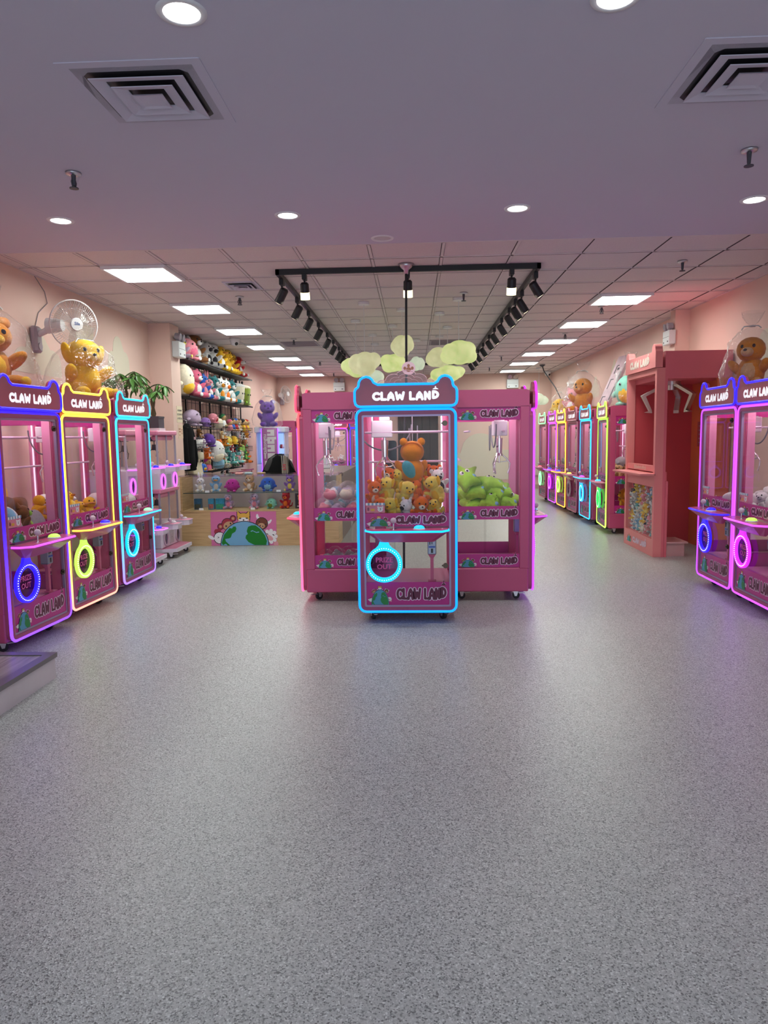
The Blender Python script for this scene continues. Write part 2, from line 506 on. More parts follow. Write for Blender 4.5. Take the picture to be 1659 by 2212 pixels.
    east = [(.10, .60), (.16, .78), (.30, .84), (.48, .84), (.66, .70), (.86, .42), (.94, .18), (.90, .01), (.42, .01), (.16, .14), (.04, .30), (.06, .42), (.14, .48)]
    gp(west, 7, 2); gp(east, 7, 2)
    gp([(.26, .60), (.34, .64), (.50, .56), (.62, .58), (.62, .54), (.50, .52), (.36, .60), (.28, .57)], 8, 1)


def banner_mesh(name, wid, hei, gr, th=0.003, mirror=False):
    """pink strip: globe emblem at the left, the shop's name in outlined bubble letters (front faces -y)"""
    mb = MB(); mb.box((-wid/2, 0, 0), (wid/2, th, hei), 0)
    emblem(mb, -wid*.335, 0.002, hei*(.66 if gr > 1 else .56), -0.0005, rx=wid*.105, q=wid*.078)
    lh = hei*.44; x0 = -wid*.145; W = wid*.60
    k = W/7.5
    bubble(mb, 'CLAW LAND', x0+.01, hei*.26, lh, W, k*.285, -0.0014, 9)
    bubble(mb, 'CLAW LAND', x0+.01, hei*.26, lh, W, k*.172, -0.0022, 10)
    return mb.mesh(name, EMB)


# ================================================================== structure
XL, XR, YB, YF = -3.55, 3.52, 18.67, -3.0
FLOORM = floor_mat()
WALLM = mat('blush_wall_paint', (0.80, 0.575, 0.49), 0.75, var=0.02, scale=1.5, bump=0.05, bscale=220)
CLOUDM = mat('cream_cloud_paint', (0.72, 0.66, 0.52), 0.75)
DRYW = mat('ceiling_paint', (0.61, 0.58, 0.68), 0.8, bump=0.04, bscale=150)
TILEM = mat('mineral_fibre_tile', (0.74, 0.66, 0.65), 0.85, var=0.05, scale=160, bump=0.35, bscale=180)
GRIDM = mat('ceiling_grid_paint', (0.72, 0.64, 0.64), 0.5)
BASEM = mat('baseboard_vinyl', (0.55, 0.40, 0.33), 0.5)

mb = MB(); mb.box((XL-.3, YF, -.12), (XR+.3, YB+.2, 0)); struct('floor', mb.mesh('floor', FLOORM))
mb = MB(); mb.box((XL-.15, YF, 0), (XL, YB+.15, CE+.2)); wl = struct('wall_left', mb.mesh('wall_left', WALLM))
mb = MB(); mb.box((XR, YF, 0), (XR+.15, YB+.15, CE+.2)); wr = struct('wall_right', mb.mesh('wall_right', WALLM))
mb = MB(); mb.box((XL, YB, 0), (XR, YB+.15, CE+.2)); wb = struct('wall_back', mb.mesh('wall_back', WALLM))
mb = MB(); mb.box((XL, 9.63, 0), (-3.255, 10.0, CE)); struct('pillar_left', mb.mesh('pillar_left', WALLM))
mb = MB(); mb.box((3.335, 9.45, 0), (XR, 9.62, CE)); struct('pillar_right', mb.mesh('pillar_right', WALLM))
mb = MB(); mb.box((XL, YB-.012, 0), (XR, YB, .11)); struct('baseboard_back', mb.mesh('baseboard_back', BASEM))
mb = MB(); mb.box((XL, YB-.03, .30), (XR, YB, .325)); struct('trim_1', mb.mesh('trim_1', BASEM))
mb = MB(); mb.box((XR-.012, 9.7, 0), (XR, YB, .11)); struct('baseboard_right', mb.mesh('baseboard_right', BASEM))


def painted_cloud(pts, side, parent):
    mb = MB()
    if side == 'L': mb.prism(pts, XL, XL+.003, 0, 'yz')
    if side == 'R': mb.prism(pts, XR-.003, XR, 0, 'yz')
    if side == 'B': mb.prism(pts, YB-.035, YB, 0, 'xz')
    obj('painted_cloud', mb.mesh('painted_cloud', CLOUDM), parent)


def puff(cx, cz, w_, h_):
    """flat-bottomed cloud outline of three bumps"""
    p = [(cx-w_/2, cz-h_/2)]
    p += arc(cx-.30*w_, cz-.22*h_, .20*w_, .30*h_, 180, 80, 7)
    p += arc(cx-.02*w_, cz+.08*h_, .24*w_, .42*h_, 150, 30, 9)
    p += arc(cx+.30*w_, cz-.18*h_, .20*w_, .32*h_, 100, 0, 7)
    return p + [(cx+w_/2, cz-h_/2)]


painted_cloud(puff(7.75, 2.62, .42, .28), 'L', wl); painted_cloud(puff(8.62, 2.42, .62, .46), 'L', wl); painted_cloud(puff(6.75, 2.24, .85, .40), 'L', wl)
painted_cloud(puff(7.45, 2.15, .8, .55), 'R', wr); painted_cloud(puff(12.9, 2.55, .35, .3), 'R', wr); painted_cloud(puff(14.2, 2.3, .6, .4), 'R', wr)
painted_cloud(puff(1.75, .85, 2.1, 1.2), 'B', wb); painted_cloud(puff(3.18, .75, .62, .8), 'B', wb)

# brown panelled door in the back wall, seen through the front machine
mb = MB(); mb.box((-.42, YB-.05, 0), (.62, YB, 2.1)); d1 = struct('door_1', mb.mesh('door_1', wood('dark_walnut', (0.025, 0.014, 0.010), (0.07, 0.045, 0.032), (14, 1, 1))))
for i in range(5):
    mb = MB(); mb.rbox((-.40+i*.202, YB-.062, .02), (-.40+i*.202+.194, YB-.05, 2.08), .004); obj('door_panel', mb.mesh('door_panel', MATS['dark_walnut']), d1)

# ceiling: smooth plasterboard in front, lay-in tiles behind
GX0, GY0, GS, TY0 = -3.406, 6.436, 0.61, 5.97
mb = MB(); mb.box((XL, YF, CE), (XR, TY0, CE+.15)); mb.box((XL, TY0, CE+.06), (XR, YB, CE+.15)); ceil = struct('ceiling', mb.mesh('ceiling', DRYW))
xs = [XL] + [GX0+GS*i for i in range(0, 12)] + [XR]
ys = [TY0] + [GY0+GS*i for i in range(0, 21)]
ys = [y for y in ys if y < YB-.05] + [YB]
mb = MB()
for x in xs[1:-1]: mb.box((x-.012, TY0, CE-.002), (x+.012, YB, CE+.02))
for y in ys[:-1]: mb.box((XL, y-.012, CE-.002), (XR, y+.012, CE+.02))
mb.box((XL, TY0, CE-.004), (XL+.02, YB, CE+.02)); mb.box((XR-.02, TY0, CE-.004), (XR, YB, CE+.02))
obj('ceiling_grid', mb.mesh('ceiling_grid', GRIDM), ceil)['kind'] = 'stuff'
mb = MB()
for y in ys[1:-1]: mb.box((XL+.03, y+.0115, CE-.003), (XR-.03, y+.0175, CE+.01))
for x in xs[1:-1]: mb.box((x-.014, TY0+.02, CE-.003), (x-.0115, YB, CE+.01))
obj('joint_shade_strips', mb.mesh('joint_shade_strips', mat('dark_joint_shade', (.10, .075, .08), .8)), ceil)['kind'] = 'stuff'  # dark strips paint the shadow lines in the gaps beside the tiles
PANELS = [(1, 1+3*k) for k in range(7)] + [(9, 4+3*k) for k in range(6)]          # (column, row) of lay-in lights
VENTS = [(2, 2), (2, 10), (6, 10)]
TM = {}
for i in range(len(xs)-1):
    for j in range(len(ys)-1):
        if (i-1, j) in PANELS: continue
        sx, sy = xs[i+1]-xs[i]-.030, ys[j+1]-ys[j]-.030
        key = (round(sx, 2), round(sy, 2))
        if key not in TM:
            t = MB(); t.rbox((-sx/2, -sy/2, 0.003), (sx/2, sy/2, .02), .003); TM[key] = t.mesh('ceiling_tile', TILEM)
        obj('ceiling_tile', TM[key], ceil, ((xs[i]+xs[i+1])/2, (ys[j]+ys[j+1])/2, CE + random.choice((0, 0, 0, .001, .002))))

# lay-in LED panels
PANM = emis('led_panel_diffuser', (0.93, 1.0, 0.95), PANEL_E, (0.8, 0.8, 0.8))
fm = MB(); o_, i_ = rrect(-.293, .293, -.293, .293, .004, 1), rrect(-.268, .268, -.268, .268, .004, 1)
fm.ringplate(o_, i_, -.006, .03); fm.xf(Matrix.Rotation(-PI/2, 4, 'X') @ Matrix.Identity(4))
FR = fm.mesh('panel_frame', WHITE)
dm = MB(); dm.box((-.268, -.268, -.002), (.268, .268, .008)); DF = dm.mesh('diffuser', PANM)
ordn = ['first', 'second', 'third', 'fourth', 'fifth', 'sixth', 'seventh', 'eighth', 'ninth', 'tenth', 'eleventh', 'twelfth', 'thirteenth', 'fourteenth']
for n_, (ci, rj) in enumerate(PANELS):
    side, k = ('left', n_) if n_ < 7 else ('right', n_-7)
    x, y = (xs[ci+1]+xs[ci+2])/2, (ys[rj]+ys[rj+1])/2
    t = thing('ceiling_light_panel', f'square white LED ceiling panel, {ordn[k]} from the front in the {side} row', 'ceiling light', (x, y, CE), 0, 'LED ceiling panels')
    obj('panel_frame', FR, t, (0, 0, 0)); obj('diffuser', DF, t)

# recessed downlights
dlm = MB(); dlm.lathe([(.066, .0), (.068, -.006), (.088, -.006), (.092, 0)], n=24)
DLT = dlm.mesh('trim_ring', WHITE)
dle = MB(); dle.cyl((0, 0, -.001), (0, 0, .004), .067, n=24); DLE = dle.mesh('lens', emis('downlight_lens', (1, 0.98, 0.94), 12.0, (.8, .8, .8)))
DLO = dle.mesh('lens', mat('unlit_lens', (0.6, 0.55, 0.58), .4))
dls = [(-.83, 2.745, 'nearest round white downlight at the left, in front of the big vent'), (.735, 2.76, 'nearest round white downlight at the right, cut by the top edge'),
       (-2.476, 5.13, 'lit round downlight farthest to the left, above the left row of machines'), (-.868, 5.155, 'lit round downlight left of centre in the far plaster ceiling row'),
       (.724, 5.14, 'lit round downlight right of centre in the far plaster ceiling row'), (2.30, 5.10, 'lit round downlight at the right edge, above the right pair of machines'),
       (-.234, 5.80, 'unlit round ceiling fitting in front of the track lights')]
for x, y, lab in dls:
    t = thing('ceiling_downlight', lab, 'downlight', (x, y, CE), 0, 'recessed downlights')
    obj('trim_ring', DLT, t); obj('lens', DLO if 'unlit' in lab else DLE, t)
    if 'unlit' not in lab:
        lamp('downlight_beam', 'SPOT', (x, y, CE-.02), DOWN_W if y > 4 else DOWN_W*.12, (1, .97, .92), (0, 0, 0), spot_size=2.5, spot_blend=.6, shadow_soft_size=.06)


# square ceiling diffusers
def diffuser(mbname='vent'):
    fr = MB(); o_, i_ = rrect(-.305, .305, -.305, .305, .004, 1), rrect(-.225, .225, -.225, .225, .03, 1)
    fr.ringplate(o_, i_, -.006, .004); fr.xf(Matrix.Rotation(-PI/2, 4, 'X'))
    out = [('outer_frame', fr.mesh('outer_frame', DRYW))]
    bk = MB(); bk.box((-.26, -.26, .03), (.26, .26, .04)); out.append(('dark_throat', bk.mesh('dark_throat', BLACK)))
    for s_, z in ((.205, -.022), (.135, -.026), (.068, -.03)):
        c = MB(); a, b = s_, max(s_-.075, .0)
        A = [(-a, -a, z), (a, -a, z), (a, a, z), (-a, a, z)]; B = [(-b, -b, z+.035), (b, -b, z+.035), (b, b, z+.035), (-b, b, z+.035)]
        if s_ > .1:
            o1, i1 = [(-a, -a), (a, -a), (a, a), (-a, a)], [(-b-.02, -b-.02), (b+.02, -b-.02), (b+.02, b+.02), (-b-.02, b+.02)]
            vs = [(u, v, z) for u, v in o1]+[(u, v, z+.014) for u, v in i1]+[(u, v, z+.004) for u, v in o1]+[(u, v, z+.018) for u, v in i1]
            q = [(i, (i+1) % 4) for i in range(4)]
            c.add(vs, [(i, j, 4+j, 4+i) for i, j in q]+[(8+j, 8+i, 12+i, 12+j) for i, j in q]+[(i, 8+i, 8+j, j) for i, j in q]+[(4+i, 4+j, 12+j, 12+i) for i, j in q])
        else:
            c.add(A+[(0, 0, z+.014)], [(0, 1, 4), (1, 2, 4), (2, 3, 4), (3, 0, 4)])
            c.add([(u, v, w_+.004) for u, v, w_ in A], [(3, 2, 1, 0)])
        out.append(('cone', c.mesh('cone', DRYW)))
    return out


DIFF = diffuser()
for x, y, lab in ((-1.165, 3.36, 'large square ceiling vent with nested cones at the left'), (1.47, 3.36, 'large square ceiling vent with nested cones cut by the right edge')):
    t = thing('ceiling_vent', lab, 'vent', (x, y, CE), 0, 'square ceiling vents')
    for nme, me in DIFF: obj(nme, me, t, (0, 0, -.0 if nme != 'dark_throat' else -.034))
t = thing('ceiling_vent', 'small square ceiling vent in a tile left of the track lights', 'vent', (-1.73, 7.42, CE), 0, 'square ceiling vents')
for nme, me in DIFF: obj(nme, me, t, (0, 0, 0 if nme != 'dark_throat' else -.034), sc=(.55, .62, 1))
lv = MB()
lv.ringplate(rrect(-.295, .295, -.295, .295, .004, 1), rrect(-.26, .26, -.26, .26, .004, 1), -.006, .004); lv.xf(Matrix.Rotation(-PI/2, 4, 'X'))
LVF = lv.mesh('outer_frame', mat('grey_grille_paint', (.30, .27, .30), .5))
lb = MB(); lb.box((-.26, -.26, .0), (.26, .26, .004)); LVB = lb.mesh('dark_throat', BLACK)
ls = MB(); ls.box((-.26, -.012, -.004), (.26, .012, .0)); LSL = ls.mesh('slat', MATS['grey_grille_paint'])
for x, y, lab in ((-1.87, 12.05, 'grey slatted return grille in the tiles behind the left track'), (.56, 12.2, 'dark slatted return grille in the tiles above the cloud lamps')):
    t = thing('return_grille', lab, 'vent', (x, y, CE-.004), 0)
    obj('outer_frame', LVF, t); obj('dark_throat', LVB, t)
    for k in range(9): obj('slat', LSL, t, (0, -.22+k*.055, 0))

# sprinkler heads
s1 = MB(); s1.lathe([(0, 0), (.045, 0), (.042, -.012), (.018, -.016), (.0, -.016)], n=16); SPA = s1.mesh('escutcheon', STEEL)
s2 = MB(); s2.cyl((0, 0, -.012), (0, 0, -.075), .014, .010, 10); s2.tube([(-.012, 0, -.03), (-.022, 0, -.055), (-.012, 0, -.085)], .004, n=6); s2.tube([(.012, 0, -.03), (.022, 0, -.055), (.012, 0, -.085)], .004, n=6)
s2.cyl((0, 0, -.085), (0, 0, -.09), .026, n=12); SPB = s2.mesh('sprinkler_body', DARKGREY)
for x, y, lab in ((-1.96, 4.25, 'dark fire sprinkler in the plaster ceiling behind the left vent'), (1.866, 4.22, 'dark fire sprinkler in the plaster ceiling at the right edge'),
                  (2.457, 6.82, 'dark fire sprinkler in the front tiles at the right'), (-1.90, 7.98, 'fire sprinkler beside the second left light panel'),
                  (.555, 8.05, 'fire sprinkler inside the track rectangle beside a cloud cord'), (2.316, 9.1, 'fire sprinkler behind the nearest right light panel'),
                  (2.357, 11.43, 'fire sprinkler before the third right light panel'), (1.741, 14.5, 'small distant fire sprinkler right of the track'),
                  (1.744, 16.8, 'farthest fire sprinkler at the right'), (-1.888, 11.45, 'fire sprinkler at the grey return grille'), (-1.913, 14.8, 'distant fire sprinkler left of the track'), (-1.934, 17.5, 'farthest fire sprinkler at the left')):
    t = thing('fire_sprinkler', lab, 'sprinkler', (x, y, CE), random.uniform(0, 3), 'ceiling sprinklers')
    obj('escutcheon', SPA, t); obj('sprinkler_body', SPB, t)

# ------------------------------------------------------------------ track lights
TZ = CE-.045
TX0, TX1, TYA, TYB = -1.25, 1.15, 6.77, 15.6
t = thing('track_rail', 'black rectangular lighting track fixed under the ceiling tiles', 'track', (0, TYA, CE))
for a, b in (((TX0, 0), (TX1, 0)), ((TX0, 0), (TX0, TYB-TYA)), ((TX1, 0), (TX1, TYB-TYA)), ((TX0, TYB-TYA), (TX1, TYB-TYA))):
    m_ = MB(); x0, x1 = min(a[0], b[0])-.018, max(a[0], b[0])+.018; y0, y1 = min(a[1], b[1])-.018, max(a[1], b[1])+.018
    m_.box((x0, y0, -.045), (x1, y1, 0)); m_.box((x0+.012, y0+.012, -.047), (x1-.012, y1-.012, -.044)); obj('rail', m_.mesh('rail', BLACK), t)
h1 = MB(); h1.rbox((-.02, -.045, -.055), (.02, .045, 0), .004); h1.cyl((0, 0, -.05), (0, 0, -.10), .009, n=8); TRA = h1.mesh('adapter', BLACK)
h2 = MB(); h2.cyl((0, 0, .05), (0, 0, -.085), .040, .042, 14); h2.cyl((0, 0, .065), (0, 0, .05), .026, .040, 14); TRB = h2.mesh('lamp_head', BLACK)
h3 = MB(); h3.cyl((0, 0, -.087), (0, 0, -.0845), .034, n=14)
TRL = h3.mesh('lens', emis('spot_lens', (1, .83, .55), 9.0, (.8, .8, .7)))
h4 = MB(); h4.cyl((0, 0, -.025), (0, 0, -.09), .0432, .0435, 14); TRG = h4.mesh('glowing_shade', emis('spot_glow', (1, .85, .45), 3.0))


def spot(x, y, rx, ry, lab, grp, lit=False):
    t = thing('track_spotlight', lab, 'spotlight', (x, y, TZ), 0, grp)
    obj('adapter', TRA, t)
    hd = obj('lamp_head', TRB, t, (0, 0, -.14), (rx, ry, 0)); obj('lens', TRL, hd)
    if lit: obj('glowing_shade', TRG, hd)
    lamp('spot_beam', 'SPOT', (x, y, TZ-.2), 9.0 if lit else 7.0, (1, .86, .62), (rx, ry, 0), spot_size=1.3, spot_blend=.5, shadow_soft_size=.03)


for x, lab in ((-1.0, 'black spotlight with glowing end at the left of the front track'), (-.045, 'black spotlight with glowing end in the middle of the front track'), (.905, 'black spotlight with glowing end at the right of the front track')):
    spot(x, TYA, .30, 0, lab, 'spotlights on the front track', True)
for k, y in enumerate((6.98, 7.9, 8.74, 9.63, 10.59, 11.36, 12.2, 12.75, 13.2)):
    spot(TX0, y, .25, .55, f'black tilted track spotlight, {ordn[k]} from the front on the left rail', 'spotlights on the left track')
for k, y in enumerate((6.95, 7.82, 8.29, 8.82, 9.57, 10.42, 11.13, 12.07, 12.98, 13.79, 14.6)):
    spot(TX1, y, .2, -.6, f'black tilted track spotlight, {ordn[k]} from the front on the right rail', 'spotlights on the right track')

# ------------------------------------------------------------------ glowing cloud pendants
def cloud_emis(name, c1, c2, st):
    m, n, l = nt(name); b = n['Principled BSDF']; tc = n.new('ShaderNodeTexCoord')
    nz = n.new('ShaderNodeTexNoise'); nz.inputs['Scale'].default_value = 9; nz.inputs['Detail'].default_value = 5
    rp = n.new('ShaderNodeValToRGB'); rp.color_ramp.elements[0].position = .3; rp.color_ramp.elements[1].position = .7
    rp.color_ramp.elements[0].color = (*c1, 1); rp.color_ramp.elements[1].color = (*c2, 1)
    l.new(tc.outputs['Object'], nz.inputs['Vector']); l.new(nz.outputs['Fac'], rp.inputs[0]); l.new(rp.outputs[0], b.inputs['Emission Color'])
    b.inputs['Emission Strength'].default_value = st; b.inputs['Base Color'].default_value = (.6, .62, .45, 1); b.inputs['Roughness'].default_value = .9
    return m


CL = {'green': cloud_emis('cloud_glow_green', (.42, .56, .12), (.74, .82, .32), .62), 'cream': cloud_emis('cloud_glow_cream', (.44, .45, .18), (.70, .70, .38), .56),
      'white': cloud_emis('cloud_glow_white', (.44, .58, .44), (.66, .76, .60), .56)}


def cloud_mesh(seed, rx, ry, rz, mt):
    rnd = random.Random(seed); sp = [((0, 0, 0), .62)]
    for k in range(9):
        a = rnd.uniform(0, 2*PI); d = rnd.uniform(.34, .60); sp.append(((d*math.cos(a), d*math.sin(a)*.85, rnd.uniform(-.22, .22)), rnd.uniform(.34, .48)))
    def R(q):
        best = .3
        for c, r in sp:
            c = Vector(c); b = q.dot(c); D = b*b-c.dot(c)+r*r
            if D > 0: best = max(best, b+math.sqrt(D))
        return best
    m_ = MB(); m_.sph((0, 0, 0), (1, 1, 1), 0, 56, 34, fn=R)
    lim = [(min(v[i] for v in m_.v), max(v[i] for v in m_.v)) for i in range(3)]
    m_.v = [tuple(((v[i]-lim[i][0])/(lim[i][1]-lim[i][0])*2-1)*(rx, ry, rz)[i] for i in range(3)) for v in m_.v]
    return m_.mesh('cloud_shade', mt)


cn = MB(); cn.cyl((0, 0, 0), (0, 0, -.03), .065, n=16); CAN = cn.mesh('ceiling_rose', WHITE)


def cloud(x, y, zc, w_, h_, kind, seed, lab):
    w_ *= 1.0; h_ *= .92
    t = thing('cloud_pendant', lab, 'lamp', (x, y, CE), 0, 'glowing cloud lamps')
    obj('ceiling_rose', CAN, t)
    c = MB(); c.tube([(0, 0, -.02), (0, 0, zc-CE+h_*.3)], .004, n=6); obj('cord', c.mesh('cord', WHITE), t)
    obj('cloud_shade', cloud_mesh(seed, w_/2, w_*.38, h_/2, CL[kind]), t, (0, 0, zc-CE))


cloud(-0.569, 8.47, 2.25, 0.38, 0.31, 'cream', 1, 'big cream cloud lamp hanging nearest at the left of the cluster')
cloud(-0.768, 9.75, 2.34, 0.42, 0.3, 'green', 2, 'yellow-green cloud lamp behind the big cream one at the left')
cloud(-0.620, 11.08, 2.31, 0.34, 0.24, 'white', 3, 'pale cloud lamp low behind the two left cloud lamps')
cloud(-0.136, 8.95, 2.51, 0.29, 0.29, 'cream', 4, 'round cream cloud lamp hanging highest in the middle')
cloud(-0.288, 10.22, 2.43, 0.36, 0.29, 'green', 5, 'yellow-green cloud lamp below the highest cream cloud')
cloud(0.051, 11.77, 2.57, 0.27, 0.25, 'white', 6, 'small bluish white cloud lamp right of the black cable')
cloud(0.518, 8.35, 2.35, 0.42, 0.3, 'green', 7, 'big bright yellow-green cloud lamp hanging at the right')
cloud(0.335, 9.28, 2.40, 0.36, 0.27, 'cream', 8, 'cream cloud lamp partly behind the big green one')
cloud(0.489, 10.46, 2.29, 0.5, 0.26, 'green', 9, 'yellow-green cloud lamp low at the right of the cluster')
cloud(0.409, 11.40, 2.27, 0.4, 0.22, 'cream', 10, 'cream cloud lamp lowest behind the right cloud lamps')
cloud(-0.643, 12.17, 2.31, 0.3, 0.2, 'cream', 11, 'small cream cloud lamp lowest at the left, above the machine ear')
cloud(2.945, 17.2, 2.23, .46, .30, 'white', 12, 'white cloud lamp hanging alone near the back right wall')

# black power cable dropping from the ceiling behind the front machine
t = thing('power_cable', 'black power cable dropping from a steel ceiling cup behind the front machine', 'cable', (-.059, 6.68, CE))
m_ = MB(); m_.lathe([(0, 0), (.075, 0), (.05, -.03), (.022, -.05), (.02, -.085), (0, -.085)], n=18); obj('ceiling_cup', m_.mesh('ceiling_cup', STEEL), t)
m_ = MB(); m_.tube([(0, 0, -.07), (-.008, -.01, -1.0), (-.03, -.01, -1.5), (-.045, -.01, -2.0), (-.05, -.01, -2.9), (-.05, -.04, -2.945), (-.05, -.20, -2.948)], .011, n=8); obj('cable_run', m_.mesh('cable_run', BLACK), t)
t = thing('power_cable', 'dark cable sagging from the far ceiling to the right row', 'cable', (2.9, 16.5, CE))
m_ = MB(); m_.lathe([(0, 0), (.07, 0), (.03, -.04), (0, -.05)], n=14); obj('ceiling_cup', m_.mesh('ceiling_cup', DARKGREY), t)
m_ = MB(); m_.tube([(0, 0, -.03), (.02, -.1, -.15), (.18, -.6, -.55), (.25, -.95, -.85), (.27, -1.05, -1.05), (.27, -1.08, -1.168)], .012, n=6); obj('cable_run', m_.mesh('cable_run', BLACK), t)


# ================================================================== claw machines
MW, MD = .75, .69
HW = MW/2


def shared():
    S = {}
    # casters
    c = MB(); c.cyl((-.012, 0, .031), (.012, 0, .031), .031, n=14); S['wheel'] = c.mesh('wheel', RUBBER)
    c = MB(); c.box((-.028, -.03, .076), (.028, .03, .082)); c.prism([(-.022, .078), (.03, .078), (.012, .024), (-.006, .024)], -.017, -.014, 0, 'yz'); c.prism([(-.022, .078), (.03, .078), (.012, .024), (-.006, .024)], .014, .017, 0, 'yz')
    c.cyl((-.02, 0, .031), (.02, 0, .031), .007, n=8); c.box((-.012, -.075, .05), (.012, -.02, .056)); S['fork'] = c.mesh('caster_fork', STEEL)
    # cabinet: plinth, posts, deck, roof
    b = MB()
    b.rbox((-HW+.005, .03, .082), (HW-.005, MD, .285), .008)
    r_ = MB(); r_.prism([(.03, 1.64), (MD, 1.64), (MD, 1.755), (MD-.03, 1.782), (.06, 1.782), (.03, 1.77)], -HW+.005, HW-.005, 0, 'yz'); b.join(r_)
    b.box((-HW+.03, .012, 1.56), (HW-.03, .05, 1.66))
    for x in (-HW+.005, HW-.05):
        b.rbox((x, .03, .28), (x+.045, .105, 1.65), .004); b.rbox((x, MD-.065, .28), (x+.045, MD, 1.65), .004)
    S['cabinet'] = b.mesh('cabinet', PINK)
    b = MB()
    for sx in (-1, 1):
        b.rbox((min(sx*(HW-.049), sx*(HW-.09)), MD-.05, .735), (max(sx*(HW-.049), sx*(HW-.09)), MD-.012, 1.638), .004)
        b.box((min(sx*(HW-.049), sx*(HW-.054)), .045, .735), (max(sx*(HW-.049), sx*(HW-.054)), .108, 1.638))
    S['lit_tint_inner_posts'] = b.mesh('lit_tint_inner_posts', DECKP)  # lighter pink paints the LED light onto the posts' inner faces
    b = MB(); b.box((-HW+.05, .06, .285), (HW-.05, MD-.05, .30)); b.box((-.10, .10, .70), (HW-.05, MD-.05, .735)); b.box((-HW+.05, .40, .70), (-.10, MD-.05, .735))
    S['deck'] = b.mesh('prize_deck', DECKP)
    # front door frame
    f = MB(); f.ringplate(rrect(-HW+.012, HW-.012, .092, 1.602, .05), rrect(-.327, .327, .125, 1.567, .012), -.012, .03); S['front_frame'] = f.mesh('front_frame', FRAMEP)
    f = MB(); f.ringplate(rrect(-.327, .327, .125, 1.567, .012), rrect(-.313, .313, .139, 1.553, .01), -.006, .012); S['inner_trim'] = f.mesh('inner_trim', mat('satin_lilac_trim', (.36, .28, .44), .3, .4))
    # glass
    for nm, q in (('front_pane', [(-.313, .004, .139), (.313, .004, .139), (.313, .004, 1.553), (-.313, .004, 1.553)]),
                  ('rear_pane', [(-.29, MD-.03, .30), (.29, MD-.03, .30), (.29, MD-.03, 1.64), (-.29, MD-.03, 1.64)]),
                  ('side_pane', [(0, .105, .285), (0, MD-.065, .285), (0, MD-.065, 1.645), (0, .105, 1.645)])):
        g = MB(); g.add(q, [(0, 1, 2, 3)]); S[nm] = g.mesh(nm, GLASS)
    # banners
    S['banner_low'] = banner_mesh('banner', .626, .175, 1.28); S['banner_mid'] = banner_mesh('banner', .626, .10, 1.0); S['banner_side'] = banner_mesh('banner', .52, .112, 1.0)
    # price card
    p = MB(); p.box((-.07, 0, 0), (.07, .002, .062), 0)
    for k in range(10): p.box((-.072+k*.0144, -.002, .056), (-.072+(k+1)*.0144, .002, .074), 1 if k % 2 else 2)
    disc(p, .036, .026, .021, .019, -.001, 2, 12); disc(p, .02, .043, .007, .007, -.001, 2, 8); disc(p, .052, .043, .007, .007, -.001, 2, 8)
    p.box((-.036, -.001, .012), (-.006, 0, .030), 3)
    for tx, sz, px in (('8', .034, -.054), ('3', .024, .036)):
        q = font_mb(tx, sz, bold=.0006); p.join(q.xf(Matrix.Translation((px, -.002, .026))), mmap={0: 4})
    S['price'] = p.mesh('price_card', [mat('pale_rose_card', (.72, .25, .33), .5), mat('slate_blue_stripe', (.22, .38, .50), .5), INKW, MATS['yellow_print'], MAROON])
    # control shelf: slab with chamfered front corners and a wedge below
    s = MB(); top = [(-.305, 0), (.305, 0), (.305, -.06), (.255, -.125), (-.255, -.125), (-.305, -.06)]
    s.prism([(x, y) for x, y in top][::-1], .700, .724, 0, 'xy')
    u = [(-.30, -.0, .700), (.30, -.0, .700), (.30, -.058, .700), (.25, -.12, .700), (-.25, -.12, .700), (-.30, -.058, .700)]
    l_ = [(-.20, -.0, .625), (.20, -.0, .625), (.20, -.02, .625), (.17, -.035, .625), (-.17, -.035, .625), (-.20, -.02, .625)]
    s.add(u+l_, [(i, (i+1) % 6, 6+(i+1) % 6, 6+i) for i in range(6)]+[(6, 7, 8, 9, 10, 11)])
    S['shelf'] = s.mesh('control_shelf', PINK)
    s = MB(); s.tube([(-.307, -.0, .714), (-.307, -.06, .714), (-.257, -.128, .714), (.257, -.128, .714), (.307, -.06, .714), (.307, 0, .714)], .0075, n=6); S['shelf_neon'] = s
    s = MB(); s.cyl((0, 0, 0), (0, 0, .004), .028, n=14); s.cyl((0, 0, 0), (0, 0, .05), .006, n=8); S['stick'] = s.mesh('joystick', CHROME)
    s = MB(); s.sph((0, 0, .066), .023, 0, 14, 10); S['ball'] = s.mesh('joystick_ball', mat('clear_ball_top', (.85, .72, .80), .1, trans=.3))
    s = MB(); s.lathe([(.040, 0), (.040, .010), (.036, .020), (.022, .029), (0, .032)], n=18); S['button'] = s
    s = MB(); s.lathe([(.046, 0), (.046, .006), (.040, .010)], n=18); S['bezel'] = s.mesh('button_bezel', WHITE)
    # prize door: ring with neck, LED dots, lettering on the flap
    r_ = MB(); o_, i_ = [], []
    N = 40
    for k in range(N):
        a = 2*PI*k/N+PI/2; rr = .137
        x, z = rr*math.cos(a), rr*math.sin(a)
        d = abs(((a-PI/2+PI) % (2*PI))-PI)
        if d < .17: z = .19; x = x*1.15
        elif d < .34: z = z+.012
        o_.append((x, z)); i_.append((.103*math.cos(a), .103*math.sin(a)))
    r_.ringplate(o_, i_, -.022, .0); S['ring'] = r_
    d_ = MB()
    for k in range(44):
        a = 2*PI*k/44; d_.sph((.121*math.cos(a), -.023, .121*math.sin(a)), .0032, 0, 6, 4)
    S['dots'] = d_
    fl = MB(); fl.cyl((0, .006, 0), (0, .002, 0), .103, n=28); S['flap'] = fl.mesh('prize_flap', glassy('smoked_flap', (.62, .45, .70), .1))
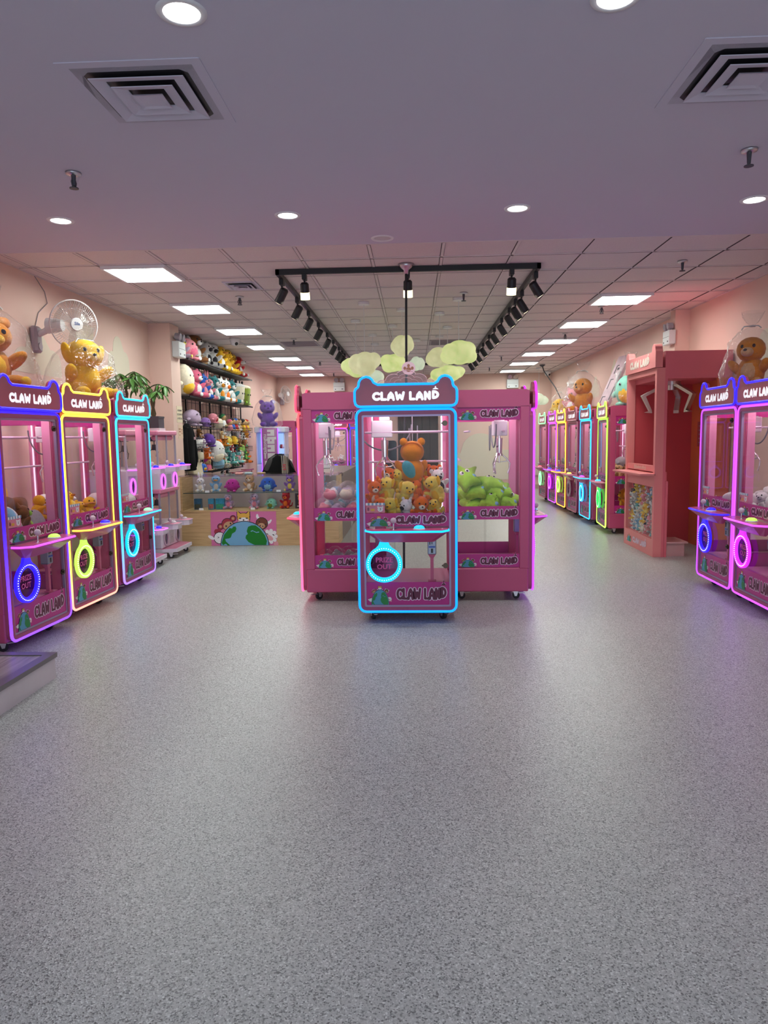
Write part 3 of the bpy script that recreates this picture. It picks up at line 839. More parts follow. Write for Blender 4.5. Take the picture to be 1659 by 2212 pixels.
    tx = MB(); tx.join(font_mb('PRIZE', .052, bold=.0012).xf(Matrix.Translation((0, -.002, .030)))); tx.join(font_mb('OUT', .052, bold=.0012).xf(Matrix.Translation((0, -.002, -.022))))
    S['prize_text'] = tx.mesh('prize_lettering', mat('pink_lettering', (.75, .10, .35), .4))
    # prize chute box behind the ring
    ch = MB()
    for q in ([(-.31, .38, .30), (-.10, .38, .30), (-.10, .38, .90), (-.31, .38, .90)], [(-.10, .06, .30), (-.10, .38, .30), (-.10, .38, .90), (-.10, .06, .90)]): ch.add(q, [(0, 1, 2, 3)])
    S['chute'] = ch.mesh('prize_chute', GLASS)
    # coin slot on a post
    c = MB(); c.rbox((-.032, -.012, 0), (.032, .05, .125), .005); S['coin'] = c.mesh('coin_acceptor', mat('blue_grey_metal', (.30, .34, .42), .35, .6))
    c = MB(); c.box((-.02, -.014, .075), (-.012, -.012, .115)); c.box((-.003, -.015, .078), (.003, -.012, .112)); c.box((-.024, -.016, .052), (.024, -.012, .064), 1); c.box((-.008, -.015, .012), (.008, -.012, .045)); S['coin_face'] = c.mesh('coin_slot_face', [BLACK, mat('blue_button', (.02, .08, .45), .3)])
    c = MB(); c.add([(-.03, .0, 0), (.03, 0, 0), (.03, .04, 0), (-.03, .04, 0), (-.012, .005, -.03), (.012, .005, -.03), (.012, .03, -.03), (-.012, .03, -.03)], [(0, 1, 5, 4), (1, 2, 6, 5), (2, 3, 7, 6), (3, 0, 4, 7), (0, 3, 2, 1)]); c.box((-.012, .005, -.20), (.012, .03, -.03)); c.box((-.03, -.0, -.212), (.03, .04, -.20)); S['coin_post'] = c.mesh('coin_post', PINK)
    c = MB(); c.cyl((0, 0, 0), (0, -.012, 0), .020, n=14); c.cyl((0, -.012, 0), (0, -.02, 0), .008, n=8); c.box((-.028, -.010, -.006), (.0, -.004, .006)); S['lock'] = c.mesh('door_lock', mat('dark_brass', (.10, .08, .06), .3, 1.0))
    # gantry, claw
    g = MB(); g.cyl((-.32, .22, 1.44), (.32, .22, 1.44), .009, n=8); g.cyl((-.32, .52, 1.44), (.32, .52, 1.44), .009, n=8); g.cyl((-.32, .60, 1.20), (.32, .60, 1.20), .009, n=8)
    S['rail'] = g.mesh('gantry_rails', mat('lilac_rail', (.72, .55, .68), .3))
    g = MB(); g.rbox((-.10, -.06, -.10), (.06, .06, .03), .006); g.rbox((-.04, -.04, .03), (.04, .04, .06), .005); S['carriage'] = g.mesh('carriage', WHITE)
    g = MB(); g.cyl((0, 0, -.12), (0, 0, -.10), .012, n=8); g.cyl((0, 0, -.25), (0, 0, -.12), .024, .030, 12); g.cyl((0, 0, -.275), (0, 0, -.25), .036, .026, 12); g.cyl((0, 0, -.34), (0, 0, -.275), .006, n=6)
    S['claw'] = g.mesh('claw_body', CHROME)
    g = MB(); g.tube([(.02, 0, -.262), (.065, 0, -.30), (.095, 0, -.345), (.085, 0, -.40), (.075, 0, -.43)], [.007, .007, .006, .006, .008], n=6); g.tube([(.0, 0, -.33), (.05, 0, -.325), (.075, 0, -.318)], .004, n=6); S['prong'] = g.mesh('claw_prong', CHROME)
    g = MB(); pts = [(.34*math.sin(t*PI/14-PI/2)*.62-.17, .02, -.02-.20*math.sin(t*PI/14)) for t in range(15)]; g.tube(pts, .0065, n=6); g.tube([(.02, .03, -.05), (.03, .03, -.20), (.055, .03, -.25), (.085, .03, -.20), (.085, .03, -.03)], .006, n=6); S['hose'] = g.mesh('cable_loop', mat('grey_cable', (.26, .26, .29), .5))
    # LED strips, interior lamp
    g = MB()
    for x, y in ((-.285, MD-.05), (.285, MD-.05)): g.box((x-.005, y-.005, .76), (x+.005, y+.005, 1.62))
    S['led'] = g
    g = MB(); g.box((-.26, .12, 1.628), (.26, .15, 1.638)); g.box((-.26, MD-.14, 1.628), (.26, MD-.11, 1.638)); S['toplamp'] = g
    # sign board in the shape of a bear's head
    half = [(.0, 1.786), (.205, 1.786)] + [(.288+.056*math.cos(math.radians(a)), 1.788+.056*math.sin(math.radians(a))) for a in (165, 140, 115, 90, 65, 40, 15, -5)] + [(.350, 1.768), (.366, 1.756), (.374, 1.735), (.374, 1.668), (.368, 1.645), (.354, 1.632), (.335, 1.627), (.0, 1.627)]
    full = half + [(-x, z) for x, z in half[::-1][1:-1]]
    s = MB(); s.prism(full, -.028, .004); S['sign'] = s.mesh('sign_board', SIGNP)
    path = [(x, -.026, z) for x, z in full]; s = MB(); s.tube(path, .010, n=6, closed=True); S['sign_neon'] = s
    s = MB(); s.tube([(x, -.010, z) for x, z in rrect(-HW+.010, HW-.010, .090, 1.606, .05, 4)], .010, n=6, closed=True); S['frame_neon'] = s
    s = MB(); bubble(s, 'CLAW LAND', -.240, 1.676, .050, .49, .0098, -.0295, 0); S['letters'] = s.mesh('sign_lettering', LETTER)
    return S


S = shared()
NEON = {}


def neon_mesh(part, key, mt):
    if (part, key) not in NEON:
        NEON[(part, key)] = S[part].mesh({'sign_neon': 'neon_tube', 'frame_neon': 'neon_tube', 'shelf_neon': 'neon_tube', 'ring': 'prize_ring', 'dots': 'ring_lamp_dots', 'button': 'push_button', 'led': 'led_strips', 'toplamp': 'interior_lamp'}[part], mt)
    return NEON[(part, key)]


NC = {'cyan': (.0, .24, 1.0), 'blue': (.02, .008, 1.0), 'yellow': (.95, .80, .06), 'sky': (.02, .45, 1.0), 'red': (1.0, .06, .12), 'purple': (.50, .02, 1.0), 'violet': (.38, .05, 1.0),
      'green': (.40, 1.0, .08), 'orange': (1.0, .50, .05), 'mint': (.25, 1.0, .35), 'lilac': (.46, .06, .90), 'pure_green': (.03, 1.0, .10), 'turquoise': (.0, .45, .95)}
NS = 1.9


def N(c, st=NS):
    return emis(f'neon_{c}_{st}', NC[c], st, tuple(.3*x+.02 for x in NC[c]))


NFADE = {'blue_purple': emis_fade('neon_blue_to_purple', (.22, .06, 1.0), (.02, .008, 1.0), .1, 0.9, NS), 'yellow_amber': emis_fade('neon_amber_to_yellow', (1.0, .35, .25), (.95, .80, .06), .15, .45, NS),
         'sky_violet': emis_fade('neon_violet_to_sky', (.30, .15, 1.0), (.02, .50, 1.0), .1, .5, NS), 'green_orange': emis_fade('neon_green_to_lime', (.45, 1, .10), (.30, 1, .05), .1, 1.4, NS),
         'red_pink': emis_fade('neon_pink_to_red', (1, .12, .30), (1, .08, .08), .1, 1.5, NS)}
DULL = mat('unlit_tube', (.70, .30, .38), .4)
RINGOFF = mat('unlit_ring', (.55, .42, .46), .4)


G1 = 'claw machines of the centre island'


def claw_machine(label, loc, rz, sign, frame, shelf, ring, button, claw=(-.19, .35), group=None, detail=True, rails=True):
    t = thing('claw_machine', label, 'claw machine', loc, rz, group)
    nm = lambda c: NFADE[c] if c in NFADE else (DULL if c is None else N(c))
    obj('cabinet', S['cabinet'], t); obj('prize_deck', S['deck'], t); obj('lit_tint_inner_posts', S['lit_tint_inner_posts'], t)
    ff = obj('front_frame', S['front_frame'], t); obj('inner_trim', S['inner_trim'], ff)
    obj('neon_tube', neon_mesh('frame_neon', frame, nm(frame)), ff)
    obj('front_pane', S['front_pane'], ff); obj('door_lock', S['lock'], ff, (.285, -.004, 1.50)); obj('door_lock', S['lock'], ff, (.285, -.004, .44))
    obj('banner', S['banner_low'], ff, (0, -.001, .139)); obj('banner', S['banner_mid'], ff, (0, -.001, .738)); obj('price_card', S['price'], ff, (-.235, -.001, .842))
    sb = obj('sign_board', S['sign'], t); obj('sign_lettering', S['letters'], sb); obj('neon_tube', neon_mesh('sign_neon', sign, nm(sign)), sb)
    obj('rear_pane', S['rear_pane'], t)
    for sx in (-1, 1):
        sp = obj('side_pane', S['side_pane'], t, (sx*(HW-.018), 0, 0))
        for z in (.292, .70, 1.532):
            obj('banner', S['banner_side'], sp, (sx*.004, MD/2+.02, z), (0, 0, sx*PI/2))
    cs = obj('control_shelf', S['shelf'], t, (0, -.012, 0))
    obj('neon_tube', neon_mesh('shelf_neon', shelf, nm(shelf)), cs)
    obj('joystick', S['stick'], cs, (-.10, -.06, .724)); obj('joystick_ball', S['ball'], cs, (-.10, -.06, .724))
    obj('button_bezel', S['bezel'], cs, (.09, -.065, .724))
    obj('push_button', neon_mesh('button', button, N(button, 1.4)), cs, (.09, -.065, .724))
    ob = obj('prize_ring', neon_mesh('ring', ring, RINGOFF if ring is None else N(ring, 1.5)), t, (-.175, -.012, .455))
    if ring is not None: obj('ring_lamp_dots', neon_mesh('dots', 'w'+ring, emis('dot_'+ring, tuple(.5+.5*x for x in NC[ring]), 4.0)), ob)
    obj('prize_flap', S['flap'], ob); obj('prize_lettering', S['prize_text'], ob)
    obj('prize_chute', S['chute'], t)
    ca = obj('coin_acceptor', S['coin'], t, (.185, .03, .52)); obj('coin_slot_face', S['coin_face'], ca); obj('coin_post', S['coin_post'], ca)
    obj('gantry_rails', S['rail'], t)
    cr = obj('carriage', S['carriage'], t, (claw[0], claw[1]*.85, 1.50)); cb = obj('claw_body', S['claw'], cr)
    for k in range(3): obj('claw_prong', S['prong'], cr, rot=(0, 0, 2*PI*k/3+.5))
    obj('cable_loop', S['hose'], cr, (.17, .03, .02))
    obj('led_strips', neon_mesh('led', 'w' if group == G1 else 'dim', LED_P if group == G1 else LED_D), t); obj('interior_lamp', neon_mesh('toplamp', 'w', LED_W), t)
    for x in (-.27, .27):
        for y in (.12, MD-.10):
            k = obj('caster', S['fork'], t, (x, y, 0), (0, 0, random.uniform(-.8, .8))); obj('wheel', S['wheel'], k)
    return t


R = math.radians
G1 = 'claw machines of the centre island'
MC = claw_machine('front claw machine with cyan neon outline and cyan prize ring in the centre', (-.06, 5.31, 0), 0, 'cyan', 'cyan', 'turquoise', 'turquoise', 'turquoise', (-.17, .32), G1)
ML = claw_machine('claw machine seen from its side, red neon edge, left in the centre island', (-.965, 6.38, 0), R(-90), 'red', 'red_pink', 'red', 'red', 'turquoise', (.05, .22), G1)
MR = claw_machine('claw machine seen from its side, purple neon edge, right in the centre island', (.985, 6.38, 0), R(90), 'purple', 'violet', 'violet', 'violet', 'turquoise', (-.02, .28), G1)
G2 = 'claw machines along the left wall'
L1 = claw_machine('claw machine with deep blue neon and blue ring, nearest on the left wall', (-2.655, 4.86, 0), R(86.5), 'blue', 'blue_purple', 'lilac', 'blue', 'green', (.15, .5), G2)
L2 = claw_machine('claw machine with yellow neon and lime ring on the left wall', (-2.655, 5.71, 0), R(86.5), 'yellow', 'yellow_amber', 'yellow', 'green', 'blue', (.18, .5), G2)
L3 = claw_machine('claw machine with sky blue neon and green button on the left wall', (-2.67, 6.71, 0), R(88.5), 'sky', 'sky_violet', 'sky', 'turquoise', 'mint', (.2, .5), G2)
G3 = 'claw machines along the right wall'
R1 = claw_machine('claw machine with dark blue sign neon and blue ring, beside the coral photo booth', (2.645, 6.37, 0), R(-91), 'blue', 'violet', 'blue', 'blue', 'blue', (.05, .3), G3)
R2 = claw_machine('claw machine with blue sign neon and purple ring cut by the right edge', (2.635, 5.60, 0), R(-91), 'blue', 'lilac', 'lilac', 'purple', 'green', (-.02, .3), G3)
row = [(10.40, -95, 'green', 'green_orange', None, 'pure_green', 'sky', 'green neon and a green ring, nearest of the far right row'), (11.42, -91, 'sky', 'sky', 'sky', 'sky', 'purple', 'light blue neon and a blue ring in the far right row'),
       (12.36, -90, None, None, None, None, 'yellow', 'unlit outline and dull ring in the far right row'), (13.27, -90, 'yellow', 'orange', 'orange', 'green', 'blue', 'amber neon and a yellow-green ring in the far right row'),
       (14.13, -90, 'lilac', 'lilac', 'violet', 'purple', 'blue', 'lilac neon and a violet ring in the far right row'), (15.20, -90, 'mint', None, None, 'mint', 'red', 'mint sign neon and a mint ring, farthest of the right row')]
RROW = [claw_machine('claw machine with '+r[7], (2.70, r[0], 0), R(r[1]), r[2], r[3], r[4], r[5], r[6], (.1, .4), G3) for r in row]
G4 = 'claw machines at the back wall'
B1 = claw_machine('distant pink claw machine with lilac neon turned sideways behind the counter', (-2.62, 16.3, 0), R(90), 'lilac', 'lilac', 'lilac', 'purple', 'blue', (.1, .4), G4)
B2 = claw_machine('distant claw machine with red neon seen through the left island machine', (-1.97, 17.2, 0), 0, 'red', 'violet', 'red', 'blue', 'blue', (.1, .4), G4)
B3 = claw_machine('distant claw machine with blue neon and blue ring seen through the front machine', (-1.17, 17.2, 0), 0, 'blue', 'blue', 'blue', 'blue', 'red', (.1, .4), G4)
MACH = dict(MC=MC, ML=ML, MR=MR, L1=L1, L2=L2, L3=L3, R1=R1, R2=R2)


# ================================================================== plush toys
def plush_mat(c):
    nm = 'plush_%02x%02x%02x' % tuple(int(255*x) for x in c)
    return mat(nm, c, 0.95, var=.10, scale=14, bump=.35, bscale=90, spec=.1, sheen=.25)


P_ = {'orange': (.80, .17, .02), 'amber': (.62, .23, .015), 'yellow': (.85, .50, .03), 'lemon': (.85, .68, .12), 'cream': (.80, .72, .55), 'white': (.82, .82, .80), 'pink': (.80, .28, .34), 'rose': (.66, .13, .22),
      'red': (.50, .02, .03), 'brown': (.22, .09, .03), 'dark': (.03, .025, .03), 'grey': (.38, .36, .38), 'lavender': (.50, .38, .52), 'purple': (.14, .05, .36), 'violet': (.30, .16, .48), 'blue': (.03, .13, .55),
      'sky': (.25, .50, .70), 'teal': (.03, .19, .21), 'aqua': (.20, .60, .60), 'lime': (.36, .68, .08), 'olive': (.20, .26, .03), 'green': (.05, .25, .10), 'magenta': (.50, .04, .30), 'tan': (.60, .38, .18), 'mint': (.25, .65, .50)}
EYE = mat('glossy_black_eye', (.01, .01, .012), .1)


def plush_parts(kind, a, b):
    """a stitched toy about 1 m tall, facing -y, as (part, builder, colour) rows; scaled when placed"""
    o = []
    def p(nm, col, *fs):
        m_ = MB()
        for f in fs: f(m_)
        o.append((nm, m_, col))
    E = lambda c, r, rot=None, seg=12, ring=8: (lambda m_: m_.sph(c, r, 0, seg, ring, Euler(rot) if rot else None))
    eyes = lambda z, y, x=.10, r=.032: p('eyes', 'EYE', E((-x, y, z), (r, r*.7, r*1.2), None, 8, 6), E((x, y, z), (r, r*.7, r*1.2), None, 8, 6))
    if kind in ('bear', 'bunny', 'cat', 'duck', 'dino', 'pup'):
        p('body', a, E((0, 0, .30), (.25, .22, .30)))
        p('belly', b, E((0, -.06, .30), (.19, .185, .22)))
        p('head', a, E((0, -.03, .72), (.26, .235, .235)))
        for sx in (-1, 1):
            p('arm', a, E((sx*.25, -.10, .40), (.085, .085, .19), (.7, sx*.55, 0)))
            p('leg', a, E((sx*.17, -.22, .10), (.10, .20, .10), (0, 0, sx*.35)))
            p('foot_pad', b, E((sx*.235, -.40, .10), (.07, .035, .07), (0, 0, sx*.35), 8, 6))
            if kind in ('bear', 'pup') and kind == 'bear': p('ear', a, E((sx*.19, .0, .93), (.085, .05, .085)))
            if kind == 'pup': p('ear', b, E((sx*.25, -.02, .72), (.06, .09, .17), (0, sx*.25, 0)))
            if kind == 'bunny': p('ear', a, E((sx*.10, .02, 1.12), (.065, .04, .24), (0, sx*.15, 0)))
            if kind == 'cat': p('ear', a, lambda m_, sx=sx: m_.cyl((sx*.16, 0, .86), (sx*.20, 0, 1.04), .095, .01, 8))
        if kind == 'duck': p('beak', 'amber', E((0, -.28, .68), (.13, .10, .04)))
        else:
            p('muzzle', b, E((0, -.235 if kind != 'dino' else -.26, .66), (.11, .07 if kind != 'dino' else .14, .085)))
            p('nose', 'EYE', E((0, -.305 if kind != 'dino' else -.395, .69), (.035, .02, .025), None, 8, 6))
        if kind == 'dino': p('tail', a, lambda m_: m_.tube([(0, .15, .15), (.06, .32, .10), (.18, .45, .12), (.28, .50, .22)], [.14, .11, .07, .02], n=8))
        if kind == 'cat': p('tail', a, lambda m_: m_.tube([(.1, .18, .1), (.28, .2, .15), (.34, .16, .34)], [.05, .05, .03], n=8))
        eyes(.77, -.225)
    elif kind == 'star':
        def star(m_):
            m_.sph((0, 0, .5), (.5, .22, .5), 0, 30, 10, fn=None)
            m_.v = [(x*(.62+.42*max(0, math.cos(5*math.atan2(x, z-.5)/1))), y, .5+(z-.5)*(.62+.42*max(0, math.cos(5*math.atan2(x, z-.5))))) for x, y, z in m_.v]
        p('body', a, star); p('eye_white', 'white', E((-.09, -.17, .58), (.075, .06, .085)), E((.09, -.17, .58), (.075, .06, .085)))
        p('eyes', 'EYE', E((-.08, -.225, .57), (.03, .02, .035), None, 8, 6), E((.08, -.225, .57), (.03, .02, .035), None, 8, 6)); p('patch', b, E((.16, -.12, .36), (.09, .07, .09)))
    elif kind == 'blob':
        p('body', a, E((0, 0, .42), (.46, .40, .42), None, 18, 12)); p('belly', b, E((0, -.10, .34), (.33, .325, .28)))
        for sx in (-1, 1): p('arm', a, E((sx*.43, -.12, .34), (.13, .09, .08), (0, sx*.5, 0))); p('leg', a, E((sx*.2, -.25, .06), (.11, .17, .07)))
        eyes(.58, -.375, .13, .035)
    elif kind == 'cup':
        p('body', a, lambda m_: m_.lathe([(0, 0), (.26, 0), (.30, .03), (.36, .70), (.34, .74), (0, .74)], n=16)); p('lid', b, E((0, 0, .74), (.37, .37, .14)))
        p('straw', 'dark', lambda m_: m_.tube([(.05, 0, .8), (.10, 0, 1.02)], .045, n=8)); eyes(.45, -.335, .09, .03)
        p('spots', 'dark' if a != 'olive' else 'lime', *[E((x, -.27-.06*z, z), (.045, .03, .05), None, 8, 6) for x, z in ((-.14, .14), (.08, .2), (.15, .08))])
    elif kind == 'pillow':
        p('body', a, lambda m_: m_.sph((0, 0, .36), (.52, .24, .36), 0, 24, 12, fn=lambda q: (abs(q.x)**4+abs(q.y)**4+abs(q.z)**4)**-.18)); eyes(.42, -.21, .14, .03)
        p('patch', b, E((.0, -.17, .28), (.16, .06, .08)))
    elif kind == 'egg':
        p('body', a, E((0, 0, .5), (.36, .32, .5), None, 16, 12)); p('belly', b, E((0, -.06, .30), (.29, .27, .26))); eyes(.62, -.285, .09, .03)
        for sx in (-1, 1): p('arm', a, E((sx*.36, -.10, .36), (.11, .08, .07), (0, sx*.6, 0)))
    elif kind == 'doll':
        p('body', b, lambda m_: m_.lathe([(0, 0), (.24, 0), (.25, .05), (.15, .45), (0, .5)], n=12)); p('head', 'tan', E((0, 0, .66), (.24, .22, .23)))
        p('hair', a, E((0, .05, .72), (.265, .235, .23))); eyes(.64, -.205, .09, .03)
        for sx in (-1, 1): p('arm', b, E((sx*.22, -.05, .30), (.06, .06, .15), (0, sx*-.5, 0))); p('leg', 'tan', E((sx*.10, -.18, .06), (.07, .14, .06)))
    return o


PM = {}


def cmat(c): return EYE if c == 'EYE' else plush_mat(P_[c])


def plush(kind, a, b, loc, size, label, group=None, rot=(0, 0, 0), parts=False, wide=1.0, wrap=False, nm=None, bagz=1.0):
    nm = nm or 'plush_toy'
    if parts:
        key = (kind, a, b, 'p')
        if key not in PM: PM[key] = [(n_, m_.mesh(n_, cmat(c))) for n_, m_, c in plush_parts(kind, a, b)]
        t = tag(obj(nm, None, None, loc, rot, (size*wide, size*wide, size)), label, 'plush toy', group)
        for n_, me in PM[key]: obj(n_, me, t)
    else:
        key = (kind, a, b)
        if key not in PM:
            J = MB(); ms = []
            for n_, m_, c in plush_parts(kind, a, b):
                if c not in ms: ms.append(c)
                J.join(m_, mmap={0: ms.index(c)})
            PM[key] = J.mesh('plush_toy', [cmat(c) for c in ms])
        t = tag(obj(nm, PM[key], None, loc, rot, (size*wide, size*wide, size)), label, 'plush toy', group)
    if wrap:
        if 'bag' not in PM:
            rnd = random.Random(3); ph = [rnd.uniform(0, 6) for _ in range(4)]
            wob = lambda t_, k: 1+.06*math.sin(3*t_+ph[0]+k*1.7)+.05*math.sin(7*t_+ph[1]+k*2.3)+.03*math.sin(11*t_+k)
            bg_ = MB(); bg_.lathe([(.40, .0), (.50, .08), (.52, .30), (.46, .60), (.40, .85), (.22, 1.05), (.05, 1.14), (.04, 1.17), (.10, 1.22), (.16, 1.32), (.20, 1.42)], n=40, fn=wob)
            PM['bag'] = bg_.mesh('cellophane_wrap', CELLO)
            bw = MB(); bw.tube([(.045*math.cos(2*PI*i/10), .045*math.sin(2*PI*i/10), 1.155) for i in range(10)], .016, n=6, closed=True); bw.tube([(.04, -.04, 1.155), (.13, -.08, 1.14), (.17, -.06, 1.10)], .012, n=5); bw.tube([(-.04, -.04, 1.155), (-.12, -.09, 1.15), (-.16, -.10, 1.09)], .012, n=5)
            PM['tie'] = bw.mesh('ribbon_tie', mat('silver_ribbon', (.6, .62, .6), .3, .5))
        obj('cellophane_wrap', PM['bag'], t, sc=(1, 1, bagz)); obj('ribbon_tie', PM['tie'], t, (0, 0, 1.155*(bagz-1)))
    return t


def in_machine(key, x, y, z):
    o = MACH[key] if isinstance(key, str) else key
    y = .06+(y-.06)*.80
    return Matrix.Translation(o.location) @ Matrix.Rotation(o.rotation_euler.z, 4, 'Z') @ Vector((x, y, z)), o.rotation_euler.z


def pile(key, rows, label, group, size, seed, z0=.735, rots=None):
    """toys heaped on a machine's prize deck; rows = (x, y, layer, kind, a, b)"""
    rnd = random.Random(seed)
    for x, y, lay, kind, a, b in rows:
        p, rz = in_machine(key, x, y, z0+lay)
        s_ = size*rnd.uniform(.92, 1.08)
        plush(kind, a, b, p, s_, label(kind, a, b) if callable(label) else label, group(kind, a, b) if callable(group) else group, (rnd.uniform(-.5, .3), rnd.uniform(-.35, .35), rz+rnd.uniform(-.9, .9)))


def heap(n1, n2, n3, seed, pal, x0=-.26, x1=.26, y0=.14, y1=.72, dz=.09):
    rnd = random.Random(seed); out = []
    for lay, n in enumerate((n1, n2, n3)):
        for k in range(n):
            c = pal[rnd.randrange(len(pal))]
            cols = max(1, int(math.ceil(n**.5))); rws = int(math.ceil(n/cols))
            x = x0+(x1-x0)*((k % cols)+.5)/cols+rnd.uniform(-.03, .03); y = y0+(y1-y0)*((k//cols)+.5)/rws+rnd.uniform(-.03, .03)
            out.append((x, y, lay*dz, *c))
    return out


# front machine: orange and yellow toys, a large one hanging from a thread
def lab_mc(k, a, b): return {'orange': 'orange plush toy in the pile inside the front claw machine', 'lemon': 'yellow plush toy in the pile inside the front claw machine', 'white': 'white plush toy in the pile inside the front claw machine'}[a]
def grp_mc(k, a, b): return {'orange': 'orange toys in the front machine', 'lemon': 'yellow toys in the front machine', 'white': 'white toys in the front machine'}[a]


OT, YT, WT = ('bear', 'orange', 'cream'), ('pup', 'lemon', 'yellow'), ('bear', 'white', 'dark')
mc = [(-.25, .09, 0, *OT), (-.17, .15, .0, *YT), (-.08, .10, 0, *YT), (.0, .11, 0, *WT), (.08, .10, 0, *OT), (.16, .12, 0, *OT), (.25, .10, 0, *YT),
      (-.26, .20, .10, *OT), (-.15, .22, .12, *YT), (-.05, .24, .09, *YT), (.05, .22, .11, *OT), (.14, .24, .10, *OT), (.26, .20, .12, *YT),
      (-.20, .34, .17, *OT), (-.09, .36, .18, *YT), (.02, .36, .13, *OT), (.11, .36, .17, *YT), (.20, .34, .18, *OT), (.27, .36, .17, *WT),
      (-.2, .55, .10, *OT), (-.05, .58, .08, *YT), (.1, .56, .10, *OT), (.25, .55, .12, *OT)]
mc = [(x, y+.04, l_*1.25+.01, k, a, b) for x, y, l_, k, a, b in mc]
pile('MC', mc, lab_mc, grp_mc, .215, 11)
p, rz = in_machine('MC', .045, .36, 1.02)
t = plush('bear', 'amber', 'yellow', p, .37, 'large amber plush toy hanging on a thread, back turned, inside the front claw machine', None, (0, 0, PI+.2), True)
m_ = MB(); m_.sph((.12, .20, .36), (.13, .05, .20), 0, 10, 8, Euler((0, .5, 0))); obj('back_patch', m_.mesh('back_patch', plush_mat((.08, .36, .40))), t)
m_ = MB(); m_.tube([(0, 0, .95), (0, 0, 1.66)], .006, n=5); obj('thread', m_.mesh('thread', WHITE), t)


# left island machine: clear capsules with little toys
def capsule(p, r, col, lab, grp):
    t = tag(obj('prize_capsule', None, None, p, (random.uniform(-.5, .5), random.uniform(-.5, .5), random.uniform(0, 6)), (r, r, r)), lab, 'capsule', grp)
    if 'cap' not in PM:
        c = MB(); c.sph((0, 0, 0), 1, 0, 20, 14); PM['cap'] = c.mesh('clear_shell', CAPS)
        c = MB(); c.tube([(1.01*math.cos(2*PI*i/24), 1.01*math.sin(2*PI*i/24), 0) for i in range(24)], .035, n=5, closed=True); PM['capseam'] = c.mesh('seam_ring', CAPS)
    obj('clear_shell', PM['cap'], t); obj('seam_ring', PM['capseam'], t)
    k = ('capin', col)
    if k not in PM:
        c = MB(); c.sph((0, 0, -.25), (.72, .7, .50), 0, 12, 8); c.sph((.2, -.2, .1), (.35, .3, .3), 0, 10, 6); c.sph((-.3, .1, .05), (.3, .3, .25), 0, 10, 6); PM[k] = c.mesh('toy_inside', plush_mat(P_[col]))
    obj('toy_inside', PM[k], t)


rnd = random.Random(5)
cols = ['pink', 'white', 'sky', 'cream', 'lavender', 'grey', 'aqua', 'white']
n_ = 0
for lay, z, ys_, xs_ in ((0, .735+.075, (.20, .36, .52, .68), (.26, .10, -.06, -.22)), (1, .735+.195, (.26, .44, .62), (.22, .05, -.12))):
    for i, y in enumerate(ys_):
        for j, x in enumerate(xs_):
            p, rz = in_machine('ML', x+rnd.uniform(-.015, .015), y+rnd.uniform(-.015, .015), z)
            c = cols[n_ % 8]; n_ += 1
            capsule(p, .084, c, f'clear prize capsule with a {c} toy in the left island machine, {"upper" if lay else "lower"} layer', f'clear prize capsules with {c} toys, {"upper" if lay else "lower"} layer')
for k in range(7):
    p, rz = in_machine('ML', .24-(k % 2)*.16, .22+k*.075, .375)
    capsule(p, .068, 'grey', 'empty-looking clear capsule on the floor of the left island machine', 'capsules at the bottom of the left island machine')

# right island machine: green star cushions
gs = [(x, y, z, 'star', 'lime', 'sky') for x, y, z in ((-.17, .22, .0), (-.18, .34, .0), (-.18, .46, .0), (-.17, .56, .0), (-.08, .22, .0), (-.08, .45, .0), (-.08, .56, 0), (-.17, .24, .11), (-.18, .40, .13), (-.17, .56, .12), (.1, .3, .05), (.1, .52, .05), (.17, .22, .0), (.17, .45, 0), (-.18, .34, .20), (-.16, .56, .20))]
for k, (x, y, z, kd, a, b) in enumerate(gs):
    p, rz = in_machine('MR', x, y, .735+z)
    rr = random.Random(k)
    plush('star', 'lime', 'sky', p, .30, 'lime green star cushion with googly eyes piled in the right island machine', 'green star cushions', (rr.uniform(-1.35, -.75), rr.uniform(-.4, .4), rr.uniform(-.5, .7)))

# left wall machines
l1 = [(-.22, .12, 0, 'egg', 'sky', 'cream'), (-.06, .14, .0, 'egg', 'white', 'grey'), (.10, .14, 0, 'cat', 'brown', 'lime'), (.24, .16, 0, 'pillow', 'grey', 'white'), (-.2, .28, .10, 'pillow', 'brown', 'white'), (.02, .28, .12, 'pillow', 'brown', 'aqua'), (.2, .3, .10, 'pillow', 'brown', 'lime'),
      (-.1, .42, .16, 'pillow', 'lemon', 'brown'), (.1, .44, .20, 'pillow', 'lemon', 'amber'), (.22, .5, .18, 'pillow', 'yellow', 'brown'), (-.2, .5, .12, 'star', 'lime', 'white')]
pos = ['in front', 'at the back']
names = {}
for x, y, z, kd, a, b in l1:
    p, rz = in_machine('L1', x, y, .735+z)
    side = 'left' if x < -.08 else ('right' if x > .12 else 'middle')
    plush(kd, a, b, p, .24, f'{a} {kd if kd not in ("egg", "pup") else "plush"} toy with {b} patch, {side} of the pile in the blue neon machine', 'toys in the blue neon machine', (random.uniform(-.4, .2), random.uniform(-.3, .3), rz+random.uniform(-.5, .5)))
p, rz = in_machine('L1', -.02, .55, 1.36)
t = plush('egg', 'lemon', 'yellow', p, .2, 'yellow plush toy hanging near the top of the blue neon machine', None, (0, 0, rz), True)
m_ = MB(); m_.tube([(0, 0, .95), (0, 0, 1.35)], .01, n=5); obj('hanging_loop', m_.mesh('hanging_loop', WHITE), t)
p, rz = in_machine('L1', -.24, .45, 1.18)
t = plush('pillow', 'yellow', 'brown', p, .2, 'yellow cushion toy with brown spot hanging at the left of the blue neon machine', None, (0, 0, rz), True)
m_ = MB(); m_.tube([(0, 0, .7), (0, 0, 2.2)], .01, n=5); obj('hanging_loop', m_.mesh('hanging_loop', WHITE), t)
